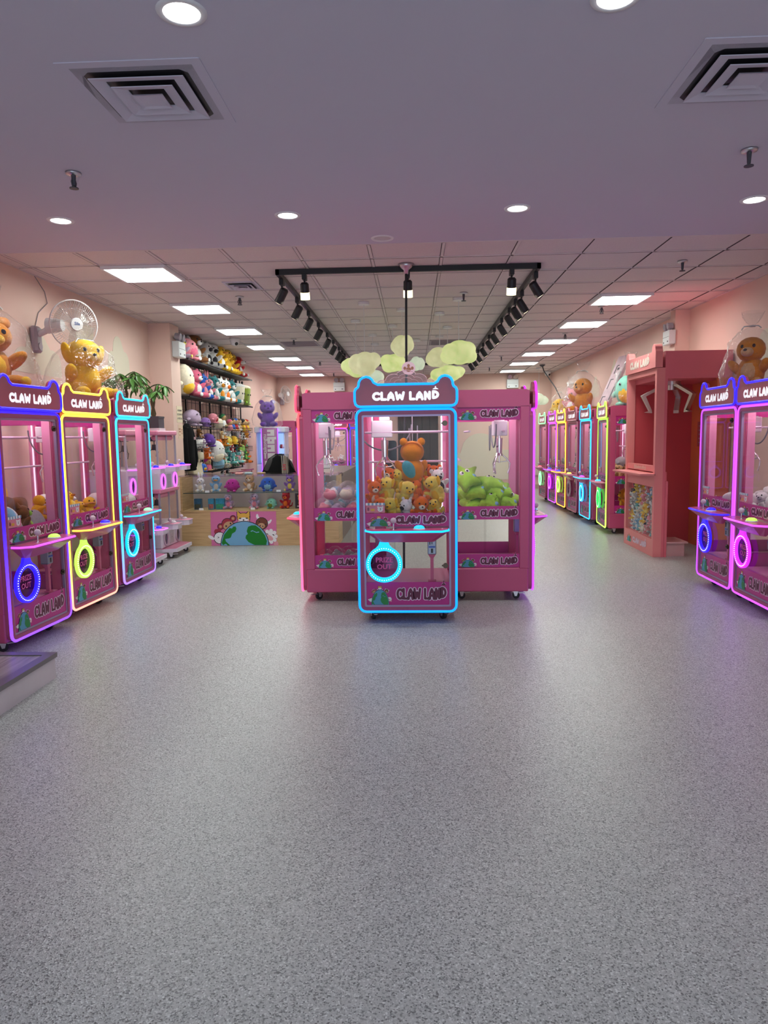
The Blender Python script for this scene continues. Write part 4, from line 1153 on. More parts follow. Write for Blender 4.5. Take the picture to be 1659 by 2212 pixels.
pile('L2', [(-.22, .14, 0, 'duck', 'yellow', 'lemon'), (-.08, .14, 0, 'duck', 'yellow', 'lemon'), (.08, .14, 0, 'duck', 'yellow', 'lemon'), (.22, .15, 0, 'duck', 'yellow', 'lemon'), (-.15, .28, .09, 'duck', 'yellow', 'lemon'), (.02, .30, .10, 'duck', 'yellow', 'lemon'), (.18, .30, .08, 'duck', 'yellow', 'lemon'), (-.1, .5, .05, 'duck', 'yellow', 'lemon'), (.1, .5, .06, 'duck', 'yellow', 'lemon')],
     'yellow duck plush in the yellow neon machine', 'yellow ducks in the yellow neon machine', .2, 3)
pile('L2', [(.22, .42, .10, 'blob', 'white', 'grey'), (.2, .6, .06, 'blob', 'white', 'grey')], 'white round plush behind the ducks in the yellow neon machine', 'white toys in the yellow neon machine', .22, 4)
pile('L3', [(-.2, .2, 0, 'blob', 'white', 'lemon'), (.0, .18, 0, 'blob', 'white', 'lemon'), (.2, .2, 0, 'blob', 'white', 'lemon'), (-.1, .4, .02, 'blob', 'white', 'lemon'), (.12, .42, .02, 'blob', 'white', 'lemon')], 'white round plush in the sky blue neon machine', 'white toys in the sky blue neon machine', .19, 6)
# right pair
pile('R1', [(-.2, .3, 0, 'pillow', 'white', 'grey'), (.02, .3, .0, 'pillow', 'white', 'grey'), (.2, .3, 0, 'pillow', 'white', 'grey'), (.1, .5, .06, 'pillow', 'white', 'grey'), (-.1, .55, .02, 'pillow', 'white', 'grey')], 'white cushion toy in the dark blue neon machine on the right', 'white cushions in the right blue machine', .2, 8)
pile('R2', [(x, y, z, 'bear', 'white', 'grey') for x, y, z in ((-.25, .2, 0), (-.1, .18, 0), (-.2, .35, .10), (-.05, .34, .12), (-.24, .5, .17), (-.08, .5, .19), (.08, .36, .14), (-.15, .62, .2), (.05, .55, .18))], 'white bear plush in the rightmost machine', 'white bears in the rightmost machine', .2, 9)
pile('R2', [(.08, .18, 0, 'bear', 'sky', 'white'), (.12, .28, .07, 'bear', 'sky', 'white')], 'sky blue bear plush in the rightmost machine', 'blue bears in the rightmost machine', .21, 10)
# far right row
pal = [('bear', 'cream', 'brown'), ('pup', 'tan', 'brown'), ('bear', 'tan', 'cream')]
for k, (mm, c, nm_) in enumerate(zip(RROW, (('pup', 'tan', 'brown'), ('blob', 'grey', 'teal'), ('blob', 'grey', 'white'), ('bear', 'grey', 'white'), ('bear', 'lavender', 'white'), ('bear', 'pink', 'white')), ('green neon', 'light blue neon', 'unlit', 'amber neon', 'lilac neon', 'mint neon'))):
    pile(mm, [(-.2, .2, 0, *c), (.0, .2, 0, *c), (.2, .2, 0, *c), (-.12, .42, .06, *c), (.14, .42, .06, *c), (0.2, .6, .1, *c)], f'{c[1]} plush in the {nm_} machine of the far right row', f'toys in the {nm_} machine', .24, 20+k)
p, rz = in_machine(RROW[0], .16, .35, .285+.02)
plush('pup', 'amber', 'yellow', p, .34, 'amber plush lying on the bottom shelf of the green neon machine', None, (0, 0, rz))
for mm, c, nm_ in ((B1, ('bear', 'white', 'grey'), 'lilac neon machine turned sideways'), (B2, ('bear', 'white', 'pink'), 'distant red neon machine'), (B3, ('bear', 'grey', 'white'), 'distant blue neon machine')):
    pile(mm, [(-.2, .2, 0, *c), (.0, .2, 0, *c), (.2, .2, 0, *c), (-.1, .4, .06, *c), (.12, .4, .06, *c)], f'{c[1]} plush in the {nm_}', f'toys in the {nm_}', .22, 31)

# big wrapped toys on the roofs
plush('bear', 'amber', 'yellow', (-3.05, 5.08, 1.783), .52, 'amber wrapped plush on top of the nearest left machine, cut by the frame', None, (0, 0, .9), True, 1.25, True)
plush('pup', 'yellow', 'yellow', (-3.02, 6.52, 1.783), .57, 'big yellow wrapped plush sitting on the left machines beside the wall fan', None, (0, 0, 1.0), True, 1.12, True, bagz=.82)
plush('dino', 'amber', 'tan', (2.98, 6.55, 1.783), .47, 'amber plush with tan belly in a clear bag on the right pair of machines', None, (0, 0, -.7), True, 1.0, True)
plush('blob', 'yellow', 'lemon', (3.12, 15.6, 1.783), .44, 'yellow wrapped plush farthest on the far right row', None, (0, 0, -.8), True, .9, True)
plush('bear', 'pink', 'white', (3.12, 14.35, 1.783), .52, 'pale pink wrapped plush on the far right row', None, (0, 0, -.8), True, 1.0, True)
plush('dino', 'amber', 'amber', (3.10, 13.4, 1.783), .66, 'large orange-brown wrapped plush on the far right row', None, (0, 0, -.7), True, 1.0, True)
plush('blob', 'mint', 'yellow', (3.14, 10.65, 1.783), .56, 'mint wrapped plush with yellow belly behind the coral booth', None, (0, 0, -.8), True, .85, True)


# ================================================================== coral photo booth in the shape of a giant claw machine
CORAL = mat('coral_lacquer', (.76, .17, .21), .45, var=.03, scale=2)
CORALL = mat('pale_coral_lacquer', (.82, .27, .26), .45)
CORALR = mat('deep_red_coral_lacquer', (.66, .085, .10), .5)
CORALO = mat('orange_coral_wall', (.76, .19, .08), .5)
bt = thing('photo_booth', 'coral photo booth shaped like a giant claw machine, with claws hanging inside', 'photo booth', (2.69, 8.70, 0), R(-90))
# local: front faces -y (world -x); local x = world -(y-8.70); width 1.12, depth .80
BW, BD = .56, .80
b = MB(); fx = .56
# near side = local +x (towards camera).  front frame: two posts, lintel, counter rail, lower frame
f = MB()
f.box((-.56, 0, 0), (-.50, .09, 2.06)); f.box((.50, 0, 0), (.56, .09, 2.06)); f.box((-.56, .0, 2.06), (.56, .09, 2.12)); f.box((-.50, .01, .965), (.50, .07, 1.03)); f.box((-.50, .01, .79), (.50, .07, .95))
f.box((-.50, .0, .0), (.50, .07, .20)); obj('front_frame', f.mesh('front_frame', CORALL), bt)
sg = [(-.56, 2.125), (-.56, 2.30)] + [(-.49+.055*math.cos(R(a)), 2.325+.06*math.sin(R(a))) for a in (180, 150, 120, 90, 60, 30, 0)] + [(-.42, 2.30), (.42, 2.30)] + [(.49+.055*math.cos(R(a)), 2.325+.06*math.sin(R(a))) for a in (180, 150, 120, 90, 60, 30, 0)] + [(.56, 2.30), (.56, 2.125)]
f = MB(); f.prism(sg, -.02, .06); sgo = obj('sign_board', f.mesh('sign_board', CORALL), bt)
f = MB(); bubble(f, 'CLAW LAND', -.36, 2.18, .07, .72, .015, -.0225, 0); obj('sign_lettering', f.mesh('sign_lettering', mat('cream_lettering', (.85, .72, .62), .5)), sgo)
q = MB(); q.join(font_mb('@clawland.official', .062, bold=.0008).xf(Matrix.Translation((0, .008, .997)))); obj('address_lettering', q.mesh('address_lettering', MATS['cream_lettering']), bt)
f = MB(); f.prism([(-.56, -.16), (.56, -.16), (.56, .01), (-.56, .01)], .925, .945, 0, 'xy'); obj('counter_ledge', f.mesh('counter_ledge', CORALL), bt)
f = MB(); f.box((-.56, .09, 2.0), (.56, BD+.02, 2.30)); obj('roof', f.mesh('roof', CORAL), bt)
f = MB(); f.box((.50, .09, 0), (.56, .12, 2.0)); f.box((.505, .121, 0), (.566, .15, .86)); obj('near_post', f.mesh('near_post', CORAL), bt)
f = MB(); f.box((-.56, .09, 0), (-.52, BD+.02, 2.0)); obj('far_wall', f.mesh('far_wall', CORALR), bt)
f = MB(); f.box((-.52, BD, 0), (.56, BD+.02, 2.0)); obj('back_wall', f.mesh('back_wall', CORALO), bt)
f = MB(); f.box((.50, .12, 1.985), (.56, BD, 2.02)); f.box((.50, BD-.20, 1.2), (.56, BD, 2.0)); f = MB(); f.box((.515, .66, 0), (.56, BD, 2.0)); obj('near_jamb', f.mesh('near_jamb', CORALO), bt)
f = MB(); f.box((-.50, .072, .20), (-.46, .17, .79)); f.box((.46, .072, .20), (.498, .17, .79)); f.box((-.46, .15, .20), (.46, .17, .96)); f.box((-.46, .03, .185), (.46, .15, .21)); obj('toy_bin', f.mesh('toy_bin', CORAL), bt)
g = MB(); g.add([(-.46, .015, .20), (.46, .015, .20), (.46, .015, .79), (-.46, .015, .79)], [(0, 1, 2, 3)]); obj('bin_window', g.mesh('bin_window', GLASS), bt)
em = MB(); emblem(em, -.33, .055, .065, -.002, rx=.075, q=.055); bubble(em, 'CLAW LAND', -.18, .075, .055, .52, .011, -.003, 9); obj('banner', em.mesh('banner', EMB), bt)
f = MB(); f.box((-.30, .60, 1.23), (-.02, .604, 1.53)); nb = obj('notice_sheet', f.mesh('notice_sheet', mat('red_notice', (.45, .07, .08), .4)), bt, (-.0, .19, 0))
f = MB()
for k in range(5): f.box((-.26, .598, 1.27+k*.05), (-.06-.03*(k % 2), .6, 1.285+k*.05))
obj('notice_print', f.mesh('notice_print', mat('grey_pink_print', (.45, .28, .30), .5)), nb)
# the hanging claws, three bent arms each from a hub
CLM = mat('brushed_aluminium', (.62, .58, .54), .35, .9)
for cx_, cy_, nm_ in ((.05, .34, 0),):
    hb = MB(); hb.cyl((cx_, cy_, 2.0), (cx_, cy_, 1.96), .10, n=18); hb.cyl((cx_, cy_, 1.96), (cx_, cy_, 1.90), .06, n=14); hub = obj('claw_hub', hb.mesh('claw_hub', CLM), bt)
    for k in range(3):
        a = 2*PI*k/3+.45
        ar = MB(); P3 = lambda r_, z: (r_, z)
        prof = [(.05, 1.95), (.10, 1.97), (.31, 1.86), (.345, 1.84), (.25, 1.66), (.30, 1.645), (.22, 1.635), (.225, 1.67), (.295, 1.83), (.09, 1.935)]
        ar.prism(prof, -.03, .03, 0, 'xz'); ar.xf(Matrix.Translation((cx_, cy_, 0)) @ Matrix.Rotation(a, 4, 'Z')); obj('claw_arm', ar.mesh('claw_arm', CLM), hub)
st = thing('step_box', 'low pale pink step box at the open side of the coral booth', 'step', (2.94, 8.36, 0))
f = MB(); f.box((-.13, -.17, 0), (.12, .17, .15)); f.box((-.13, -.20, .15), (.15, .20, .168)); obj('step_body', f.mesh('step_body', mat('pale_pink_board', (.72, .45, .42), .5)), st)
# plush heap behind the booth's window
rnd = random.Random(41)
pc = [('bear', 'cream', 'white'), ('bear', 'white', 'grey'), ('bunny', 'pink', 'white'), ('cat', 'lemon', 'cream'), ('bear', 'sky', 'white'), ('pup', 'tan', 'white'), ('bear', 'grey', 'white'), ('duck', 'yellow', 'lemon'), ('bear', 'aqua', 'white'), ('bear', 'dark', 'grey')]
kn = {'bear': 'bear', 'bunny': 'rabbit', 'cat': 'cat', 'pup': 'puppy', 'duck': 'duck'}
for r_ in range(5):
    for c_ in range(7):
        kd, a, b_ = pc[(r_*7+c_*3+rnd.randrange(3)) % 10]
        x = -.39+c_*.13+rnd.uniform(-.02, .02); y = .088+rnd.uniform(-.012, .012); z = .215+r_*.113
        p = bt.matrix_basis @ Vector((0, 0, 0)); p = Matrix.Translation(bt.location) @ Matrix.Rotation(R(-90), 4, 'Z') @ Vector((x, y, z))
        plush(kd, a, b_, p, .145, f'small {a} {kn[kd]} plush behind the window of the coral booth', f'{a} {kn[kd]} toys in the booth window', (rnd.uniform(-.3, .3), rnd.uniform(-.5, .5), R(-90)+rnd.uniform(-.7, .7)))

# leaning flat boxed keyboard on the far right row
kb = thing('boxed_keyboard', 'long flat dark pink box leaning on the wall above the far right row', 'box', (3.06, 11.78, 1.80))
f = MB(); f.rbox((-.05, -.16, 0), (.0, .16, .92), .006); obj('carton', f.mesh('carton', mat('grey_pink_card', (.50, .34, .38), .5, var=.2, scale=5)), kb)
f = MB()
for y0, y1, z0, z1 in ((-.145, -.115, .12, .36), (-.145, -.115, .38, .62), (.10, .12, .08, .20), (.02, .12, .185, .20), (.07, .09, .33, .50), (.0, .09, .49, .505), (.05, .075, .60, .74), (.0, .06, .735, .75), (-.04, .02, .66, .70)): f.box((-.052, y0, z0), (-.05, y1, z1))
obj('printed_lines', f.mesh('printed_lines', INKB), kb)
dz_ = Vector((.40, .12, .88)).normalized(); dy_ = Vector((-.25, 1, 0)); dx_ = dy_.cross(dz_).normalized(); dy_ = dz_.cross(dx_)
kb.rotation_euler = Matrix((dx_, dy_, dz_)).transposed().to_euler()

# ================================================================== stacked mini claw machines at the left
WPL = mat('pearl_white_plastic', (.74, .70, .78), .35); PKP = mat('baby_pink_plastic', (.78, .28, .42), .35)
SMN = emis('mini_neon', (.80, .12, .95), 1.7); SMN2 = mat('mini_tube_off', (.62, .50, .58), .4)
MW2, MD2 = .68, .46
MS = {}
f = MB(); f.prism([(-.34, MD2), (.34, MD2), (.34, .0), (.28, -.16), (-.28, -.16), (-.34, .0)][::-1], .075, .115, 0, 'xy'); MS['base'] = f.mesh('base_plate', WPL)
f = MB(); f.prism([(-.325, MD2-.02), (.325, MD2-.02), (.325, .0), (.268, -.145), (-.268, -.145), (-.325, .0)][::-1], .115, .118, 0, 'xy'); MS['base_top'] = f.mesh('base_mat', PKP)
f = MB(); f.rbox((-.33, .0, 0), (.33, MD2, .30), .015); MS['body'] = f.mesh('lower_body', WPL)
f = MB(); f.rbox((-.34, -.01, .66), (.34, MD2+.01, .715), .012); f.rbox((-.28, .02, .60), (.28, .10, .66), .02); MS['roof'] = f.mesh('roof_band', PKP)
f = MB()
for x in (-.325, .305): f.box((x, .005, .30), (x+.02, .025, .66)); f.box((x, MD2-.03, .30), (x+.02, MD2-.01, .66))
f.box((-.01, .005, .30), (.01, .02, .66)); MS['posts'] = f.mesh('corner_posts', mat('clear_grey_acrylic', (.42, .40, .46), .2))
f = MB(); f.add([(-.31, .012, .30), (.31, .012, .30), (.31, .012, .66), (-.31, .012, .66)], [(0, 1, 2, 3)]); f.add([(-.315, .03, .30), (-.315, MD2-.03, .30), (-.315, MD2-.03, .66), (-.315, .03, .66)], [(0, 1, 2, 3)]); f.add([(.315, .03, .30), (.315, MD2-.03, .30), (.315, MD2-.03, .66), (.315, .03, .66)], [(0, 1, 2, 3)]); MS['glass'] = f.mesh('glass_panes', GLASS)
f = MB(); f.prism([(-.11, .0), (.11, .0), (.11, -.13), (.07, -.18), (-.07, -.18), (-.11, -.13)], .235, .295, 0, 'xy'); MS['tray'] = f.mesh('control_tray', WPL)
f = MB(); f.prism([(-.108, .0), (.108, .0), (.108, -.128), (.068, -.178), (-.068, -.178), (-.108, -.128)], .295, .298, 0, 'xy'); MS['tray_top'] = f.mesh('tray_mat', PKP)
f = MB(); f.tube([(-.112, 0, .295), (-.112, -.13, .295), (-.07, -.184, .295), (.07, -.184, .295), (.112, -.13, .295), (.112, 0, .295)], .006, n=6); MS['tray_neon'] = f
f = MB(); f.tube([(.062*math.cos(2*PI*i/22), -.004, .082*math.sin(2*PI*i/22)) for i in range(22)], .011, n=6, closed=True); MS['hole'] = f
f = MB(); f.sph((0, 0, 0), (.055, .004, .075), 0, 16, 8); MS['flap'] = f.mesh('dark_flap', mat('smoky_purple_flap', (.06, .03, .10), .2))
f = MB(); f.rbox((-.07, -.006, 0), (.07, .004, .17), .004); f.box((-.06, -.009, .115), (.06, -.006, .125)); f.cyl((0, -.012, .08), (0, -.004, .08), .008, n=8); MS['coin'] = f.mesh('coin_door', GREY if False else mat('pale_grey_metal', (.55, .53, .58), .35, .4))
f = MB(); f.cyl((0, 0, 0), (0, 0, -.09), .006, n=6); f.box((-.05, -.03, -.05), (.05, .03, .0)); f.cyl((0, 0, -.09), (0, 0, -.16), .028, .035, 10)
for k in range(3): a = 2*PI*k/3; f.tube([(.03*math.cos(a), .03*math.sin(a), -.15), (.07*math.cos(a), .07*math.sin(a), -.18), (.05*math.cos(a), .05*math.sin(a), -.24)], .005, n=5)
MS['claw'] = f.mesh('small_claw', DARKGREY)
f = MB(); f.cyl((0, 0, 0), (0, 0, .03), .005, n=6); MS['stick'] = f.mesh('joystick', CHROME)


def mini_tower(lab, loc, rz, lit_top, lit_low):
    t = thing('mini_claw_tower', lab, 'mini claw machine', loc, rz, 'stacked mini claw machines')
    obj('base_plate', MS['base'], t); obj('base_mat', MS['base_top'], t)
    for x in (-.27, .27):
        for y in (-.08, MD2-.08):
            k = obj('caster', S['fork'], t, (x, y, -.005), (0, 0, .5), sc=(1, 1, 1)); obj('wheel', S['wheel'], k)
    for ti, (z, lit) in enumerate(((.115, lit_low), (.80, lit_top))):
        b = obj('lower_body' if ti == 0 else 'upper_body', MS['body'], t, (0, 0, z))
        obj('roof_band', MS['roof'], t, (0, 0, z)); obj('corner_posts', MS['posts'], b); obj('glass_panes', MS['glass'], b)
        for x in (-.21, .21):
            h_ = obj('prize_hole_ring', MS['hole'].mesh('prize_hole_ring', SMN if lit else SMN2), t, (x, -.003, z+.115)); obj('dark_flap', MS['flap'], h_)
            tr = obj('control_tray', MS['tray'], t, (x, .0, z)); obj('tray_mat', MS['tray_top'], tr); obj('neon_edge', MS['tray_neon'].mesh('neon_edge', SMN if lit else SMN2), tr)
            obj('joystick', MS['stick'], tr, (-.05, -.08, .298)); obj('joystick_ball', S['ball'], tr, (-.05, -.08, .278)); obj('push_button', neon_mesh('button', 'blue' if lit else 'w', N('blue', 1.4) if lit else WHITE), tr, (.045, -.09, .298), sc=.8)
            obj('small_claw', MS['claw'], b, (x*.75, .22, .64))
        obj('coin_door', MS['coin'], t, (0, 0, z+.03))
    return t


mini_tower('double stacked white and pink mini claw machine beside the left pillar', (-2.99, 8.58, 0), R(90), True, False)
mini_tower('double stacked mini claw machine partly hidden behind the sky blue neon machine', (-2.99, 7.66, 0), R(90), True, True)

# potted money trees on the mini machines
LEAF = mat('green_leaf', (.07, .20, .03), .45, var=.35, scale=6)
STEM = mat('plant_stem', (.14, .10, .05), .7)
rnd = random.Random(12)


def leafmesh(L, seed):
    r_ = random.Random(seed); m_ = MB(); n_ = 5; vs = []; w_ = L*.17
    for i in range(n_+1):
        u = i/n_; ww = w_*math.sin(PI*min(1, u*.92+.04))**.8; z = -L*.35*u*u; vs += [(u*L, -ww, z+.012), (u*L, 0, z), (u*L, ww, z+.012)]
    m_.add(vs, [f for i in range(n_) for f in ((3*i, 3*i+1, 3*i+4, 3*i+3), (3*i+1, 3*i+2, 3*i+5, 3*i+4))], 0, True)
    return m_.mesh('leaf', LEAF)


LM_ = [leafmesh(.13, 1), leafmesh(.10, 2), leafmesh(.15, 3)]


def tree(lab, loc, hgt, spread, nb, pot_r, cat='plant'):
    t = thing('potted_plant', lab, cat, loc)
    m_ = MB(); m_.prism([(-pot_r, -pot_r), (pot_r, -pot_r), (pot_r, pot_r), (-pot_r, pot_r)], .03, .17, 0, 'xy'); m_.box((-pot_r*1.05, -pot_r*1.05, .15), (pot_r*1.05, pot_r*1.05, .172)); obj('pot', m_.mesh('pot', DARKGREY), t)
    m_ = MB(); m_.box((-pot_r*1.1, -pot_r*1.1, 0), (pot_r*1.1, pot_r*1.1, .03)); obj('saucer', m_.mesh('saucer', WHITE), t)
    m_ = MB(); m_.tube([(0, 0, .15), (.015, .01, hgt*.35), (-.01, -.01, hgt*.6), (.0, .0, hgt*.72)], [.022, .02, .016, .012], n=7)
    m_.tube([(.012, .0, .15), (-.015, .01, hgt*.35), (.015, .01, hgt*.6), (.0, .0, hgt*.72)], [.018, .018, .015, .012], n=7)
    tk = obj('trunk', m_.mesh('trunk', STEM), t)
    for k in range(nb):
        a = 2*PI*k/nb+rnd.uniform(-.3, .3); el = rnd.uniform(.0, 1.0); r_ = spread*rnd.uniform(.35, 1.0)
        tip = Vector((max(-.14, r_*math.cos(a)), r_*math.sin(a), hgt*(.72+.28*el)))
        m_ = MB(); m_.tube([(0, 0, hgt*rnd.uniform(.55, .72)), tip*.55+Vector((0, 0, hgt*.40)), tip], .005, n=5); br = obj('branch', m_.mesh('branch', STEM), t)
        for j in range(6):
            obj('leaf', LM_[j % 3], br, tip, (rnd.uniform(-.2, .2), rnd.uniform(.0, .7), 2*PI*j/6+a))
    return t


tree('money tree in a black pot on the mini claw machine beside the left pillar', (-3.16, 8.62, 1.517), .58, .20, 9, .095)
tree('wide money tree with drooping leaves behind the sky blue neon machine', (-3.14, 7.76, 1.517), .66, .36, 11, .10)

# wall fans
def fan(lab, loc, rot, sc, name=True):
    t = thing('wall_fan', lab, 'fan', loc, 0); t.rotation_euler = rot; t.scale = (sc,)*3
    # local: wall plane at y=0, fan head in front at -y
    m_ = MB(); m_.rbox((-.06, -.07, -.15), (.06, 0, .10), .02); m_.cyl((0, -.035, -.09), (0, -.078, -.09), .035, n=14); obj('wall_bracket', m_.mesh('wall_bracket', mat('fan_grey', (.42, .38, .44), .4)), t)
    m_ = MB(); m_.tube([(0, -.05, .02), (0, -.13, .05), (0, -.18, .10)], .03, n=8); m_.cyl((0, -.16, .10), (0, -.30, .10), .075, .055, 16); obj('motor_housing', m_.mesh('motor_housing', WHITE), t)
    hd = obj('head', None, t, (0, -.36, .10))
    m_ = MB(); W_ = m_.tube
    ringp = lambda r_, y: [(r_*math.cos(2*PI*i/40), y, r_*math.sin(2*PI*i/40)) for i in range(40)]
    m_.tube(ringp(.225, 0), .007, n=6, closed=True); m_.tube(ringp(.15, -.052), .002, n=4, closed=True); m_.tube(ringp(.15, .05), .002, n=4, closed=True)
    for k in range(64):
        a = 2*PI*k/64; c_, s_ = math.cos(a), math.sin(a)
        m_.tube([(.05*c_, -.065, .05*s_), (.16*c_, -.055, .16*s_), (.215*c_, -.02, .215*s_), (.225*c_, 0, .225*s_)], .0016, n=3)
        if k % 2: m_.tube([(.05*c_, .06, .05*s_), (.16*c_, .052, .16*s_), (.225*c_, 0, .225*s_)], .0016, n=3)
    cg = obj('wire_cage', m_.mesh('wire_cage', mat('cage_white', (.72, .66, .66), .4)), hd); cg['kind'] = 'stuff'
    m_ = MB(); m_.cyl((0, -.06, 0), (0, -.075, 0), .062, .055, 24); hubo = obj('hub_cap', m_.mesh('hub_cap', WHITE), hd)
    for k in range(3):
        m_ = MB(); vs = []
        for i in range(7):
            r_ = .03+.165*i/6
            for j in range(5):
                a = (-.15+j*.22)+(.35*i/6); vs.append((r_*math.cos(a), -.018+.02*j/4*1.4, r_*math.sin(a)))
        m_.add(vs, [(i*5+j, i*5+j+1, i*5+j+6, i*5+j+5) for i in range(6) for j in range(4)], 0, True)
        obj('blade', m_.mesh('blade', glassy('frosted_blade', (.72, .70, .68), .3, .2, .12, 5)), hd, (0, .0, 0), (0, 2*PI*k/3, 0))
    if name:
        q = font_mb('Sila', .04, bold=.0008).xf(Matrix.Translation((0, -.0765, .006))); obj('badge_lettering', q.mesh('badge_lettering', mat('blue_badge_print', (.04, .12, .35), .4)), hubo)
    return t, hd


ft, fh = fan('white wall fan with round cage on the left wall above the machines', (-3.55, 6.66, 2.38), (0, 0, R(90)), .98)
fh.rotation_euler = (R(6), 0, R(-42)); fh.location = (.02, -.40, .11)
m_ = MB(); m_.tube([(-3.542, 6.70, 2.47), (-3.542, 6.78, 2.62), (-3.54, 6.96, 2.74), (-3.54, 6.92, 2.84), (-3.545, 6.76, 2.953)], .004, n=5); tag(obj('fan_cord', m_.mesh('fan_cord', mat('grey_cord', (.25, .22, .24), .5))), 'thin grey cord running up the left wall from the fan to the ceiling', 'cord')
ft2, fh2 = fan('small distant white wall fan turned sideways in the back left corner', (-3.42, YB, 2.40), (0, 0, 0), .95, False)
fh2.rotation_euler = (R(-8), 0, R(62)); fh2.location = (.16, -.28, .12)

# emergency lights: box with two lamp heads
EMW = mat('pale_grey_box', (.66, .70, .70), .4)


def emergency(lab, loc, rz, sc=1.0):
    t = thing('emergency_light', lab, 'emergency light', loc, rz, 'emergency lights'); t.scale = (sc,)*3
    m_ = MB(); m_.rbox((-.14, -.10, -.11), (.14, 0, .10), .008); obj('battery_box', m_.mesh('battery_box', EMW), t)
    m_ = MB(); m_.box((-.13, -.103, .0), (.13, -.10, .004)); m_.cyl((-.09, -.104, -.07), (-.09, -.10, -.07), .012, n=8); m_.box((.06, -.103, -.075), (.10, -.10, -.055)); obj('indicator', m_.mesh('indicator', DARKGREY), t)
    for sx in (-1, 1):
        m_ = MB(); m_.cyl((sx*.07, -.05, .10), (sx*.07, -.05, .13), .012, n=8); m_.cyl((sx*.07, -.03, .17), (sx*.07, -.10, .155), .045, .055, 14); h_ = obj('lamp_head', m_.mesh('lamp_head', mat('grey_lamp_shell', (.36, .33, .38), .4)), t)
        m_ = MB(); m_.cyl((sx*.07, -.101, .1547), (sx*.07, -.105, .154), .048, n=14); obj('lamp_lens', m_.mesh('lamp_lens', mat('ribbed_lens', (.45, .42, .48), .15, .5)), h_)


emergency('emergency light box with lamp heads on the left pillar beside the toy wall', (-3.255, 9.83, 2.63), R(90), 1.0)
emergency('emergency light box with lamp head on the right pillar above the coral booth', (3.335, 9.535, 2.62), R(-90), .85)
emergency('distant emergency light on the back wall left of the centre', (-1.92, YB, 2.70), 0, 1.05); emergency('distant emergency light on the back wall right of the centre', (2.52, YB, 2.70), 0, 1.05)
# security cameras
for x, y, lab in ((-2.775, 11.23, 'white dome camera on the ceiling before the toy wall'), (3.33, 18.2, 'distant white dome camera in the back right ceiling corner')):
    t = thing('dome_camera', lab, 'camera', (x, y, CE), .3, 'dome cameras')
    m_ = MB(); m_.lathe([(.0, 0), (.085, 0), (.08, -.03), (.055, -.10), (.0, -.12)], n=18); obj('camera_shell', m_.mesh('camera_shell', WHITE), t)
    m_ = MB(); m_.sph((.02, -.045, -.085), (.028, .028, .028), 0, 10, 8); obj('camera_lens', m_.mesh('camera_lens', BLACK), t)
# notices on the left pillar
t = thing('wall_notice', 'cream occupancy notice with dark capitals on the left pillar', 'sign', (-3.255, 9.885, 1.64), R(90))
m_ = MB(); m_.box((-.115, -.004, .0), (.115, 0, .225)); obj('sheet', m_.mesh('sheet', mat('cream_paper', (.80, .70, .50), .6)), t)
for k, tx in enumerate(('MAXIMUM', 'OCCUPANCY', '60 PERSONS')):
    q = font_mb(tx, .036, bold=.001).xf(Matrix.Translation((0, -.0045, .165-k*.055))); obj('lettering', q.mesh('lettering', INKB), t)
t = thing('wall_notice', 'small faded notice with a square stamp under the occupancy notice', 'sign', (-3.255, 9.90, 1.42), R(90))
m_ = MB(); m_.box((-.10, -.003, 0), (.10, 0, .19)); obj('sheet', m_.mesh('sheet', mat('peach_paper', (.78, .60, .44), .6)), t)
m_ = MB(); m_.ringplate(rrect(.03, .08, .06, .13, .004, 1), rrect(.04, .07, .07, .12, .004, 1), -.004, -.003); m_.box((-.08, -.004, .12), (.0, -.003, .14)); m_.box((-.07, -.004, .085), (.0, -.003, .105)); m_.box((-.06, -.004, .04), (-.03, -.003, .055)); obj('printing', m_.mesh('printing', mat('faded_red_print', (.45, .20, .13), .6)), t)

# ================================================================== glass counter with the globe mural
OAK = wood('light_oak', (.50, .33, .15), (.62, .43, .21), (1.2, 1.2, 16), .5)
CY = 9.245
ct = thing('display_counter', 'light oak counter with glass display top and a pink globe picture on its front', 'counter', (0, CY, 0))
m_ = MB(); m_.box((-3.08, 0, 0), (-1.0, .50, .455)); m_.box((-3.09, -.006, .455), (-.99, .506, .47)); obj('base_cabinet', m_.mesh('base_cabinet', OAK), ct)
m_ = MB(); m_.box((-3.08, .0, .47), (-3.055, .50, .915)); m_.box((-1.02, 0, .47), (-1.0, .50, .915)); obj('end_panel', m_.mesh('end_panel', OAK), ct)
m_ = MB(); m_.box((-3.055, .47, .47), (-1.02, .49, .915)); obj('rear_panel', m_.mesh('rear_panel', mat('pale_back_panel', (.55, .48, .44), .5)), ct)
m_ = MB(); m_.box((-3.09, -.006, .915), (-.99, .506, .933)); obj('glass_top', m_.mesh('glass_top', glassy('lilac_glass_top', (.90, .86, .92), .5, .08)), ct)
m_ = MB(); m_.add([(-3.055, .004, .47), (-1.02, .004, .47), (-1.02, .004, .915), (-3.055, .004, .915)], [(0, 1, 2, 3)]); obj('front_glass', m_.mesh('front_glass', GLASSG), ct)
m_ = MB(); m_.box((-3.05, .03, .695), (-1.03, .46, .702)); obj('glass_shelf', m_.mesh('glass_shelf', GLASSG), ct)
m_ = MB(); m_.box((-3.05, .026, .694), (-1.03, .030, .703)); obj('shelf_edge', m_.mesh('shelf_edge', mat('dark_glass_edge', (.05, .10, .09), .2)), ct)
m_ = MB(); m_.box((-2.69, -.003, 0.004), (-1.82, 0, .463), 0)
MUR = list(EMB); MUR[0] = mat('mural_pink', (.66, .17, .36), .5); MUR[1] = mat('mural_blue', (.17, .42, .64), .5); MUR[2] = mat('mural_green', (.0, .20, .01), .5)
emblem(m_, -2.245, .006, .315, -.004, True)
obj('globe_picture', m_.mesh('globe_picture', MUR), ct)
